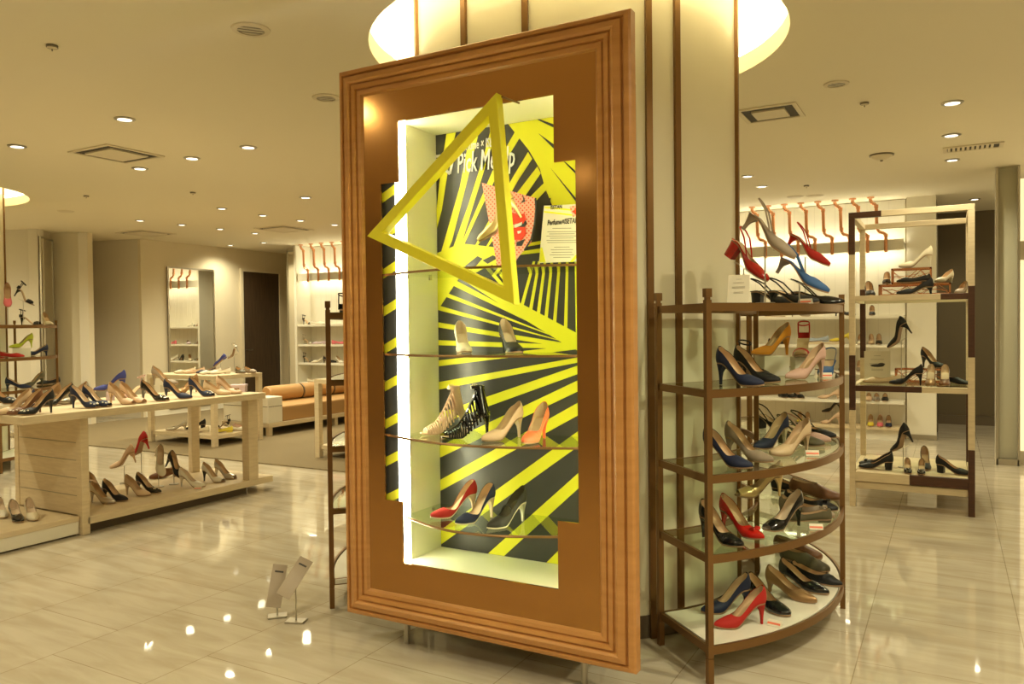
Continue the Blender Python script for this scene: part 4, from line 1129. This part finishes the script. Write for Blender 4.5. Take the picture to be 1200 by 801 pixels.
# ---- long display table, top
G3 = 'shoes on top of the long left table'
TZ = .8465
def tb(px, u):
    p = onu(px, 395, u); p.z = TZ; return p
rb = tb(4,-5.50); riser(rb, .20, .16, .05, 'white block at the left end of the long table', rz=rd(8), group='white display blocks')
S('peep', 'black', tb(0,-5.50)+Vector((0,0,.0515)), -30, 'black peep toe with white insets on the white block', G3, cut=True)
S('block', 'navy', tb(18,-5.66), -160, 'dark navy shoe behind the front trio on the long table', G3)
S('peep', 'bronze_leather', tb(52,-5.68), -150, 'bronze peep toe behind the front trio on the long table', G3)
S('pump', 'beige', tb(15,-5.28), -150, 'beige pump, leftmost of the trio at the table corner', G3)
S('pump', 'brown', tb(28,-5.20), -150, 'brown pump, middle of the trio at the table corner', G3, cut=True)
S('pump', 'black', tb(41,-5.11), -150, 'black peep pump, rightmost of the trio at the table corner', G3, cut=True)
S('pump', 'black_patent', tb(66,-5.58), -155, 'black patent pump behind the trio, left of the silver one', G3)
S('pump', 'silver', tb(85,-5.62), -150, 'silver pump right of the black patent one on the table', G3)
S('peep', 'navy', tb(98,-5.20), -38, 'navy peep toe with white insets, left of its twin', G3, cut=True, lining='lining_pale')
S('peep', 'navy', tb(112,-5.20), -38, 'navy peep toe with white insets, right of its twin', G3, cut=True, lining='lining_pale')
p = tb(128,-5.62); bk = riser(p, .06, .06, .07, 'pale pink block under the cobalt blue pump', 'lilac', group='white display blocks')
S('pump', 'cobalt', p+Vector((0,0,.072)), 168, 'cobalt blue pump raised on a pale pink block', G3)
S('peep', 'nude', tb(141,-5.20), -40, 'beige peep toe pump, nearer of the pair on the table', G3)
S('peep', 'nude', tb(154,-5.22), -40, 'beige peep toe pump, farther of the pair on the table', G3)
S('sandal', 'pink_beige', tb(153,-5.66), -150, 'dusty pink sandal behind the beige pair', G3)
S('peep', 'black_patent', tb(180,-5.20), -30, 'black peep toe pump in the middle of the long table', G3, cut=True)
p = tb(192,-5.64); riser(p, .07, .06, .08, 'clear block under the taupe suede pump', 'acrylic')
S('pump', 'taupe', p+Vector((0,0,.082)), -30, 'taupe suede pump raised behind the navy pump', G3)
S('pump', 'navy', tb(207,-5.20), -28, 'navy pump right of the middle of the long table', G3)
S('round', 'bronze_leather', tb(217,-5.64), -150, 'bronze pump between two navy pumps at the table back', G3)
S('peep', 'navy', tb(235,-5.20), -30, 'navy peep toe pump with white inset near the table end', G3, cut=True)
S('kitten', 'beige', tb(253,-5.22), -32, 'beige pump beside the last navy peep toe', G3)
S('round', 'nude', tb(267,-5.20), -30, 'nude bow pump, last shoe at the far table end', G3, bow='bronze_leather')
p = tb(279,-5.30); t = thing('shoe_box', 'lilac shoe box at the far end of the long table', 'box', p, facing(p)+rd(-12))
q = MB(); q.box(-.06,.06,-.05,.05,0,.045); obj('box_body', q, 'lilac', t, bevel=.002); q = MB(); q.box(-.063,.063,-.053,.053,.045,.062); obj('box_lid', q, 'lilac', t, bevel=.002)
# lower shelf
G4 = 'shoes on the lower shelf of the long table'
BZ = .1195
def bs(px, py): return onz(px, py, BZ)
S('pump', 'navy', bs(112,577), -60, 'dark pump at the left back of the lower table shelf', G4)
S('pump', 'silver', bs(120,589), -44, 'silver grey pump at the left front of the lower shelf', G4)
S('pump', 'black', bs(135,586), -44, 'black pump beside the silver grey one on the lower shelf', G4)
S('pump', 'beige', bs(161,580), -40, 'beige pump left of the black bow pump on the lower shelf', G4)
S('pump', 'black_patent', bs(174,577), -40, 'black bow pump right of the beige one on the lower shelf', G4, bow='silver')
def low(px, py, base_py): b = onz(px, base_py, BZ); d = math.hypot(b.x, b.y); q = ray(px, py); return Vector((b.x, b.y, EYE+q.z*d/math.hypot(q.x, q.y)))
p = low(146,545,566); onstand('pump', 'nude', p, 158, 14, BZ, 'nude pump tipped nose down on a stand under the table', G4, 'stand holding the nude pump under the table')
p = low(166,530,562); onstand('pump', 'red_suede', p, 135, 22, BZ, 'dark red pump high on a stand under the table', G4, 'stand holding the dark red pump under the table')
p = low(186,545,570); onstand('round', 'white', p, -68, 48, BZ, 'white pump on a stand under the table, facing out', G4, 'stand holding the white pump under the table', lining='lining_pale')
p = low(204,553,567); onstand('round', 'black', p, -42, 28, BZ, 'black pump tipped down on a stand right of the white one', G4, 'stand holding the black pump under the table')
S('pump', 'white', bs(225,570), -32, 'white pump on the lower table shelf in front of the stands', G4, lining='lining_pale')
S('loafer', 'brown', bs(194,559), -165, 'brown shoe behind the stands on the lower shelf', G4)
S('peep', 'white', bs(250,564), -40, 'white peep toe with black heel near the right table leg', G4, heel='black')
S('peep', 'silver', bs(264,560), -40, 'silver peep toe nearest the right table leg', G4)
price_tag(bs(232,573), 'price tag at the front of the lower table shelf', rd(-15))
# low platform at the left
G5 = 'shoes on the low platform at the left edge'
def pf(px, py): return onz(px, py, .1315)
S('kitten', 'white', pf(1,604), -80, 'white pump left on the low platform at the left edge', G5, lining='lining_pale')
S('kitten', 'black_patent', pf(19,609), -78, 'black patent pump between two pale pumps on the platform', G5, lining='lining_pale')
S('kitten', 'cream', pf(37,607), -82, 'cream pump right on the low platform at the left edge', G5, lining='lining_pale')

# ---- display table of flats at the back
G6 = 'shoes on the back display table'
B2 = .847+.0005
def t2(px, py, z=B2): return onz(px, py, z)
def on_t2(x, y, z=B2): return Vector((x, y, z))
S('flat', 'cream', on_t2(-8.30,6.50), -165, 'cream flat at the left of the back display table', G6)
S('flat', 'nude', on_t2(-8.16,6.52), -165, 'nude flat second from the left on the back table', G6)
S('ballet', 'navy', on_t2(-7.98,6.55), -150, 'navy flat under the blue and silver stand shoes', G6)
p = on_t2(-7.92,6.72,.98); onstand('ballet', 'cobalt', p, 150, 35, B2-.001, 'blue flat tipped nose down on a stand on the back table', G6, 'stand holding the blue flat on the back table', scale=.9)
p = on_t2(-7.84,6.86,1.06); onstand('sandal', 'silver', p, 150, 30, B2-.001, 'silver sandal highest on a stand on the back table', G6, 'stand holding the silver sandal on the back table', scale=.9)
S('flat', 'white', on_t2(-7.84,6.50), -160, 'white flat, left of two in the middle of the back table', G6)
S('flat', 'white', on_t2(-7.74,6.56), -160, 'white flat, right of two in the middle of the back table', G6)
S('flat', 'olive', on_t2(-7.60,6.74), -70, 'olive flat, left of the last two on the back table', G6)
S('flat', 'taupe', on_t2(-7.56,6.86), -60, 'taupe flat, last on the right of the back table', G6)
S('kitten', 'silver', on_t2(-8.38,6.42,.1435), 170, 'silver shoe at the left of the back table lower shelf', G6)
S('block', 'black', on_t2(-8.22,6.58,.1435), 165, 'black shoe on the back table lower shelf', G6)
S('sandal', 'black', on_t2(-8.0,6.78,.1435), 160, 'black sandal on the back table lower shelf', G6)
S('flat', 'cream', on_t2(-7.95,6.40,.1435), 160, 'cream flat beside the front leg of the back table', G6)
S('flat', 'yellow', on_t2(-7.68,6.52,.1435), 165, 'pale yellow flat on the back table lower shelf', G6)
S('flat', 'white', on_t2(-7.64,6.72,.1435), -30, 'white flat on the back table lower shelf, left of the pink one', G6)
S('flat', 'pink_beige', on_t2(-7.68,6.84,.1435), -30, 'pink flat at the right of the back table lower shelf', G6)

# ---- table and rack half hidden left of the frame
G7 = 'shoes left of the frame'
def on_t3(x, y, z): return Vector((x, y, z))
S('pump', 'black', on_t3(-5.50,6.55,B2), -150, 'black pump on the table glimpsed left of the frame', G7)
S('pump', 'red_patent', on_t3(-5.30,6.60,B2), -150, 'red pump on the table glimpsed left of the frame', G7)
S('kitten', 'white', on_t3(-5.45,6.45,.1435), 30, 'white shoe on the lower shelf glimpsed left of the frame', G7)
def la(a, r, i): return Vector((CA[0]+r*math.cos(rd(a)), CA[1]+r*math.sin(rd(a)), RZ[i]+.0015))
S('flatsandal', 'black', la(-141,1.18,0), -60, 'black sandal on top of the rack left of the frame', G7)
S('flat', 'white', la(-141,1.17,2), -95, 'white flat on the middle of the rack left of the frame', G7)
S('round', 'beige', la(-143,1.16,3), -95, 'beige shoe on the fourth shelf left of the frame', G7)
S('round', 'grey', la(-143,1.16,4), -100, 'grey shoe on the bottom shelf left of the frame', G7)

# ---- rack round the far left column
G8 = 'shoes on the rack at the far left column'
def fk(px, r, i, far=False): return oncyl(px, CB, r, RZ[i]+.0015, far)
def fhi(px, py, r):
    p = oncyl(px, CB, r, 0); d = math.hypot(p.x, p.y); q = ray(px, py); p.z = EYE+q.z*d/math.hypot(q.x, q.y); return p
onstand('round', 'rose', fhi(10,352,1.10), -90, 40, RZ[0]+.001, 'pink shoe on a stand before the far left column', G8, 'stand holding the pink shoe at the far left')
onstand('sandal', 'black', fhi(28,352,1.12), -15, 30, RZ[0]+.001, 'black sandal tipped on a stand at the far left', G8, 'stand holding the black sandal at the far left')
S('sandal', 'black_patent', fk(37,1.12,0), -20, 'black strappy sandal on top of the far left rack', G8)
S('round', 'cream', fk(56,1.10,0), -70, 'cream shoe on top of the far left rack', G8)
rb = fk(25,1.10,1); riser(rb, .16, .14, .09, 'white block under the lime green pump', group='white display blocks')
S('pump', 'lime', rb+Vector((0,0,.0915)), -160, 'lime green pump on a white block at the far left', G8)
S('kitten', 'navy', fk(42,1.12,1), -160, 'dark pump right of the white block at the far left', G8)
S('flat', 'red_suede', fk(12,1.20,1), -30, 'red flat on the second shelf of the far left rack', G8)
S('kitten', 'navy', fk(20,1.14,2), -20, 'dark kitten heel on the third shelf at the far left', G8)
S('pump', 'olive', fk(38,1.12,2), -150, 'olive pump on the third shelf at the far left', G8)
S('flat', 'black', fk(56,1.08,2), -150, 'black flat on the third shelf at the far left', G8)

# ---- square shelf frame
G9 = 'shoes on the open shelf frame'
ox, oy = -.255, 6.77
def sq(x, y, z): return Vector((ox+x, oy+y, z))
A0, A1, A2 = 1.5735, .9065, .2635
def wire_box(x, y, z, sx, sy, h, label):
    t = thing('wire_riser', label, 'riser', sq(x, y, z), 0, 'copper wire risers')
    q = MB(); r_ = .006
    for zz in (r_, h-r_):
        q.box(-sx/2,sx/2,-sy/2,-sy/2+2*r_,zz-r_,zz+r_); q.box(-sx/2,sx/2,sy/2-2*r_,sy/2,zz-r_,zz+r_); q.box(-sx/2,-sx/2+2*r_,-sy/2,sy/2,zz-r_,zz+r_); q.box(sx/2-2*r_,sx/2,-sy/2,sy/2,zz-r_,zz+r_)
    for i in (-1,1):
        for j in (-1,1): q.box(i*(sx/2-r_)-r_,i*(sx/2-r_)+r_,j*(sy/2-r_)-r_,j*(sy/2-r_)+r_,0,h)
    obj('wire_frame', q, 'copper', t)
    n = max(2, int(sx/.09)); rr = random.Random(int(x*100+z*100))
    for j in (-1, 1):
        q = MB()
        pts = [(-sx/2+sx*i/n+(rr.uniform(-.02,.02) if 0 < i < n else 0), j*(sy/2-.006), .01 if i % 2 else h-.01) for i in range(n+1)]
        for a_, b_ in zip(pts, pts[1:]): q.bar(a_, b_, .004, .004, up=(0,1,0))
        for i in range(n): q.bar((-sx/2+sx*i/n, j*(sy/2-.006), h*.5), (-sx/2+sx*(i+1)/n, j*(sy/2-.006), h*rr.uniform(.2,.8)), .004, .004, up=(0,1,0))
        obj('wire_lattice', q, 'copper', t)
    q = MB(); q.box(-sx/2,sx/2,-sy/2,sy/2,h,h+.004); obj('glass_top', q, 'acrylic', t)
wire_box(.02, -.12, A0, .48, .20, .085, 'wide copper wire riser on the top shelf of the frame')
wire_box(.0, -.11, A0+.0905, .27, .14, .115, 'smaller copper wire riser stacked on the wide one')
S('pump', 'cream', sq(.03,-.11,A0+.2115), 180, 'cream pump on the topmost copper wire riser', G9)
S('kitten', 'black', sq(.03,-.275,A0), 176, 'black pump in front of the wide wire riser', G9)
S('ballet', 'black', sq(.02,-.214,A0+.0915), 176, 'black flat on the front of the wide wire riser', G9, scale=.95)
S('kitten', 'black', sq(-.17,-.11,A0+.091), -92, 'black pump at the left end of the wide wire riser', G9, scale=.9)
S('kitten', 'cream', sq(.215,-.10,A0+.091), -125, 'cream pump at the right end of the wide wire riser', G9, scale=.9)
S('kitten', 'black', sq(-.285,-.16,A0), -85, 'black pump left of the wide wire riser', G9)
S('kitten', 'taupe', sq(.325,-.19,A0), -110, 'taupe pump right of the wide wire riser', G9, scale=.85)
p = sq(-.07,-.12,1.235); onstand('pump', 'black', p, 158, 35, A1-.004, 'black pump tipped nose down on a stand in the open frame', G9, 'stand holding the black pump in the open frame')
wire_box(.05, .03, A1, .34, .14, .11, 'copper wire riser on the middle shelf of the frame')
S('pump', 'black', sq(.14,.03,A1+.1155), -45, 'black pump on the middle copper wire riser', G9)
t = card_sign(sq(-.25,.06,A1), .19, .24, 'white picture card of a shoe on the middle frame shelf', lean=.08)
q = MB(); q.ball((0,.008,.125), .05, .003, .012); q.ball((.03,.008,.135), .025, .003, .012); obj('printed_shoe', q, 'print_dark', t)
S('pump', 'black', sq(-.03,-.28,A1), 172, 'black pump with beige lining on the middle frame shelf', G9)
S('ballet', 'beige', sq(-.20,-.17,A1), 170, 'beige flat behind the black pump on the middle shelf', G9)
S('round', 'bronze_leather', sq(.13,-.25,A1), -92, 'brown pump facing out, left of two on the middle shelf', G9, lining='lining_pale')
S('round', 'brown', sq(.22,-.24,A1), -92, 'brown pump facing out, right of two on the middle shelf', G9, lining='lining_pale')
S('loafer', 'black', sq(.295,-.10,A1), -20, 'black shoe at the right end of the middle frame shelf', G9, scale=.8)
S('block', 'black', sq(-.235,-.26,A2), 178, 'black shoe at the left front of the bottom frame shelf', G9)
S('block', 'black', sq(-.245,-.13,A2), 174, 'black lace shoe behind the left front one', G9, bow='black')
p = sq(-.06,-.10,.42); onstand('pump', 'black', p, 145, 30, A2-.001, 'black pump tipped on a stand above the bottom frame shelf', G9, 'stand holding a black pump above the bottom board')
S('kitten', 'black_patent', sq(-.02,-.31,A2), -88, 'black pump facing out, left of the front two below', G9, scale=.85)
S('kitten', 'black_patent', sq(.07,-.31,A2), -92, 'black pump facing out, right of the front two below', G9, scale=.85)
S('pump', 'black', sq(.09,-.08,A2), -85, 'tall black pump behind the front two on the bottom frame shelf', G9, lining='lining_tan')
S('block', 'black', sq(.275,-.24,A2), -14, 'black shoe at the right end of the bottom frame shelf', G9)

# ---- back wall shelves
G10 = 'small shoes on the back wall shelves'
def wsx(px, i, dv=.10): p = onv(px, 395, VS+dv); p.z = WZ[i]+.001; return p
WN = ('top', 'second', 'third', 'fourth', 'bottom')
row = [  # px, shelf, kind, material, heading, label
 (938,0,'sling','taupe',-20,'taupe slingback on the top back wall shelf behind the rack'),
 (990,0,'kitten','black',-15,'black pump on the top wall shelf left of the open frame'),
 (1022,0,'kitten','black',-90,'black pump on the top wall shelf seen through the open frame'),
 (908,0,'flat','cream',-20,'cream flat leftmost on the top back wall shelf'),
 (1008,1,'kitten','white',-90,'white pump on the second wall shelf beside the open frame'),
 (1021,1,'kitten','beige',-90,'beige pump on the second wall shelf in the open frame'),
 (1030,1,'kitten','black',-90,'black pump on the second wall shelf in the open frame'),
 (912,1,'flat','black',-20,'black flat on the second wall shelf behind the mustard pump'),
 (973,2,'kitten','cream',-90,'cream pump on the third wall shelf behind the pink pump'),
 (986,2,'kitten','black',-90,'black pump on the third wall shelf left of the frame post'),
 (1007,2,'kitten','taupe',-90,'taupe pump on the third wall shelf at the frame post'),
 (1022,2,'kitten','white',-90,'white pump on the third wall shelf behind the picture card'),
 (905,2,'flat','nude',-30,'nude flat on the third wall shelf left part'),
 (917,3,'flat','black',-70,'black flat, first of three on the fourth wall shelf'),
 (926,3,'flat','black',-70,'black flat, second of three on the fourth wall shelf'),
 (936,3,'flat','black',-70,'black flat, third of three on the fourth wall shelf'),
 (971,3,'kitten','nude',178,'nude pump on the fourth wall shelf seen past the right rack'),
 (1018,3,'flat','nude',-90,'nude flat, first of three behind the frame post'),
 (1027,3,'flat','grey',-90,'grey flat, second of three behind the frame post'),
 (1037,3,'flat','black',-90,'black flat, third of three behind the frame post'),
 (937,4,'kitten','yellow',-90,'pale yellow pump on the bottom wall shelf'),
 (946,4,'kitten','black',-90,'black pump beside the pale yellow one on the bottom wall shelf'),
 (973,4,'pump','nude',172,'nude pump on the bottom wall shelf below the black one'),
 (1020,4,'kitten','yellow',-90,'yellow pump, first of three on the low wall shelf'),
 (1031,4,'kitten','rose',-90,'pink pump, second of three on the low wall shelf'),
 (1041,4,'kitten','navy',-90,'dark pump, third of three on the low wall shelf'),
 (372,0,'flat','white',-20,'white flat on the top wall shelf left of the frame'),
 (375,1,'flat','lilac',170,'lilac flat on the second wall shelf left of the frame'),
 (397,1,'flat','rose',-20,'pink flat on the second wall shelf hard by the frame'),
 (373,2,'kitten','cream',170,'cream pump on the third wall shelf left of the frame'),
 (386,2,'kitten','black',-20,'black pump on the third wall shelf left of the frame'),
 (398,2,'kitten','white',-60,'white pump on the third wall shelf hard by the frame'),
 (366,3,'flat','cream',-40,'cream flat on the fourth wall shelf behind the bench'),
 (361,0,'sandal','black',-40,'black sandal at the left end of the top wall shelf left of the frame'),
 (361,1,'sandal','silver',-40,'silver sandal at the left end of the second wall shelf'),
 (361,2,'sandal','olive',-40,'olive sandal at the left end of the third wall shelf'),
]
for px, i, kd, m_, dg, lb in row: S(kd, m_, wsx(px, i), dg, lb, G10)
rb = wsx(968,1); t = riser(rb, .42, .16, .03, 'pale wooden riser on the second back wall shelf', 'pale_wood')
S('flat', 'pale_blue', wsx(958,1)+Vector((0,0,.031)), 176, 'pale blue flat on the wooden riser of the wall shelf', G10)
S('kitten', 'yellow', wsx(985,1)+Vector((0,0,.031)), 172, 'yellow pump on the wooden riser of the wall shelf', G10)
p = wsx(973,4)+Vector((0,.13,.135)); onstand('pump', 'black_patent', p, 172, 8, WZ[4]+.001, 'black patent pump on a stand over the bottom wall shelf', G10, 'stand holding the black patent pump on the wall shelf')
#@@END
# ================================================================== CEILING FITTINGS
def downlight(px, py, label, lit=True, r=.06):
    p = onz(px, py, ZC)
    t = thing('downlight', label, 'ceiling light', (p.x, p.y, ZC), 0, 'round ceiling downlights')
    q = MB(); q.lathe([(r*.86, -.001), (r*1.25, -.001), (r*1.22, -.007), (r*.86, -.010), (r*.86,-.001)], 24, cap=False); obj('trim_ring', q, 'steel' if lit else 'fitting', t, smooth=True)
    if lit:
        q = MB(); q.lathe([(0, -.005), (r*.85, -.005), (r*.85, -.002), (0, -.002)], 24); obj('lamp_lens', q, 'bulb', t, smooth=True)
        far = p.length > 6
        lamp(p.x, p.y, 1.05 if far else 1, 148 if far else 166)
    else:
        q = MB(); q.lathe([(0, -.005), (r*.98, -.005), (r*.98, -.002), (0, -.002)], 24); obj('reflector', q, 'lens_off', t, smooth=True)
        q = MB()
        for i in (-1, 0, 1): q.box(-r*.9*math.cos(i*.5), r*.9*math.cos(i*.5), i*r*.45-.005, i*r*.45+.005, -.0065, -.005)
        b = obj('louver', q, 'louver', t); b.rotation_euler = (0, 0, .9)
LAMP_W, SPOT_COL = 70, (1, .905, .60)
def lamp(x, y, wgt=1.0, size=166):
    l = bpy.data.lights.new('downlight_beam', 'SPOT'); l.energy = LAMP_W*wgt; l.color = SPOT_COL
    l.spot_size = math.radians(size); l.spot_blend = 1; l.shadow_soft_size = .05
    o = bpy.data.objects.new('downlight_beam', l); COL.objects.link(o); o.location = (x, y, ZC-.03)
for px, py, lb, lit, r in (
    (294,34,'large unlit downlight at the top left',False,.075),(382,114,'unlit downlight left of the frame top',False,.07),
    (146,139,'lit downlight above the square left vent',True,.055),(20,171,'lit downlight at the far left edge',True,.055),
    (225,185,'brightest downlight right of the square left vent',True,.055),(164,197,'small downlight just below the square left vent',True,.055),
    (291,172,'dim downlight between the bright one and the frame',True,.055),(358,231,'downlight close to the frame above the grey vent',True,.055),
    (260,244,'downlight in the middle of the left ceiling',True,.05),(308,252,'downlight left of the one near the grey vent',True,.05),
    (213,263,'third downlight from the left in the far row',True,.05),(258,268,'fourth downlight from the left in the far row',True,.05),
    (299,273,'fifth downlight from the left in the far row',True,.05),(164,258,'first downlight in the far left row',True,.05),
    (352,258,'downlight right of the far row near the frame',True,.05),(392,263,'downlight hard against the frame left edge',True,.05),
    (309,284,'farthest downlight near the dark door',True,.05),(270,287,'farthest bright downlight above the cream wall',True,.05),
    (980,98,'unlit downlight right of the column',False,.06),(1116,120,'upper downlight at the right',True,.055),
    (1115,158,'bright downlight above the grille at the right',True,.055),(876,206,'first downlight beside the column trim',True,.05),
    (893,218,'second downlight beside the column trim',True,.05),(1142,233,'downlight in front of the dark passage',True,.05),
    (1116,187,'dim downlight under the grille at the right',True,.05)):
    downlight(px, py, lb, lit, r)
for x, y, wg in ((.8,.6,1.4),(.5,2.0,1.7),(-1.4,.3,1.3),(-3.4,1.2,1.45),(.9,2.9,2.0),(2.6,1.0,1),(-.3,-1.5,1),(-3,-1.5,1),(2.6,-2.4,1),(-6,-1,1),(-7.0,1.6,1.8),(-9.6,1.4,1),(3.6,4.6,1),(2.6,6.8,1.0),(-3.4,7.4,1),(4.5,9,1),(-9,-2,1),(-10.9,4.2,4.5)):  # unseen fill downlights added to brighten the column, table and walls
    lamp(x, y, wg)
    p = thing('downlight', 'added ceiling fill downlight outside the picture, at %.1f m right and %.1f m ahead' % (x, y), 'ceiling light', (x, y, ZC), 0, 'added fill downlights outside the picture')
    q = MB(); q.lathe([(0, -.005), (.055, -.005), (.055, -.002), (0, -.002)], 20); obj('lamp_lens', q, 'bulb', p)
    q = MB(); q.lathe([(.055, -.001), (.07, -.001), (.068, -.007), (.055, -.008), (.055, -.001)], 20, cap=False); obj('trim_ring', q, 'fitting', p)

def vent(px, py, sx, sy, label, style):
    p = onz(px, py, ZC); t = thing('ceiling_vent', label, 'vent', (p.x, p.y, ZC), 0, 'square ceiling vents')
    q = MB()
    for a in (((-sx/2,sx/2),(-sy/2,-sy/2+.03)),((-sx/2,sx/2),(sy/2-.03,sy/2)),((-sx/2,-sx/2+.03),(-sy/2+.03,sy/2-.03)),((sx/2-.03,sx/2),(-sy/2+.03,sy/2-.03))):
        q.box(*a[0], *a[1], -.010, -.001)
    obj('vent_frame', q, 'fitting', t)
    q = MB(); q.box(-sx/2+.03, sx/2-.03, -sy/2+.03, sy/2-.03, -.003, -.001); obj('dark_slot', q, 'vent_dark', t)
    if style == 'panel':
        q = MB(); q.box(-sx/2+.09, sx/2-.09, -sy/2+.09, sy/2-.09, -.016, -.004); obj('centre_panel', q, 'fitting', t)
    else:
        q = MB(); n = int((sx-.06)/.035)
        for i in range(n): q.box(-sx/2+.035+i*.035, -sx/2+.055+i*.035, -sy/2+.03, sy/2-.03, -.009, -.003)
        obj('slats', q, 'fitting', t)
vent(137,180,.52,.52,'square air vent in the left ceiling with dark slot','panel')
vent(171,273,.6,.6,'far square air vent above the tall mirror','panel')
vent(333,268,.6,.6,'far square grey vent near the frame','panel')
vent(903,132,.40,.40,'square air vent right of the big column','panel')
vent(1140,172,.44,.22,'slatted grille in the right ceiling','slats')
def disc(px, py, r, h, label, cat, name):
    p = onz(px, py, ZC); t = thing(name, label, cat, (p.x, p.y, ZC))
    q = MB(); q.lathe([(r, -.001), (r, -.012), (r*.9, -.014), (r*.9, -.001)], 24, cap=False); obj('mounting_ring', q, 'louver', t, smooth=True)
    q = MB(); q.lathe([(0, -h), (r*.35, -h*.92), (r*.86, -h*.4), (r*.9, -.012), (0, -.012)], 24); obj('dome', q, 'fitting', t, smooth=True)
    q = MB(); q.lathe([(0,-h-.012),(r*.12,-h-.008),(r*.12,-h+.004),(0,-h+.004)], 12); obj('sensor_tip', q, 'louver', t)
disc(1033,181,.10,.05,'round smoke detector in the right ceiling','smoke detector','smoke_detector')
for px, py, lb in ((61,53,'small sensor at the top left of the ceiling'),(226,225,'small sprinkler in the middle left ceiling'),(101,229,'small sprinkler near the left column'),(1013,120,'small sprinkler near the right vent'),(945,217,'small sprinkler in front of the copper pipes')):
    disc(px, py, .028, .02, lb, 'sprinkler', 'sprinkler_head')
for px, py, lb in ((932,230,'flat round ceiling plate, left of two above the pipes'),(955,229,'flat round ceiling plate, right of two above the pipes'),(77,247,'flat round ceiling plate near the left column')):
    p = onz(px, py, ZC); q = MB(); q.lathe([(0,-.012),(.08,-.012),(.095,-.001),(0,-.001)], 24); o = obj('ceiling_speaker', q, 'fitting', smooth=True); o.location = (p.x, p.y, ZC); tag(o, lb, 'speaker', 'flat round ceiling plates')

# ================================================================== WORLD, CAMERA
w_ = bpy.data.worlds.new('world'); SC.world = w_; w_.use_nodes = True
w_.node_tree.nodes['Background'].inputs['Color'].default_value = (.02, .015, .01, 1)
cam = bpy.data.cameras.new('camera'); co = bpy.data.objects.new('camera', cam); COL.objects.link(co); SC.camera = co
cam.sensor_width = 36; cam.lens = F_PX*36/1200; cam.clip_start = .05; cam.clip_end = 60
fwd = ray(600, 400.5); right = (ray(601, 400.5)-fwd)*F_PX; down = (ray(600, 401.5)-fwd)*F_PX
R3 = Matrix((right.normalized(), (-down).normalized(), (-fwd).normalized())).transposed()
co.matrix_world = Matrix.Translation(EYEV) @ R3.to_4x4()
SC.view_settings.view_transform = 'Standard'; SC.view_settings.look = 'None'; SC.view_settings.gamma = 1
SC.view_settings.use_curve_mapping = False
SC.view_settings.exposure = 0.0
cy = SC.cycles; cy.max_bounces = 10; cy.diffuse_bounces = 5; cy.glossy_bounces = 5; cy.transparent_max_bounces = 16; cy.transmission_bounces = 6
cy.sample_clamp_indirect = 6; cy.caustics_reflective = False; cy.caustics_refractive = False
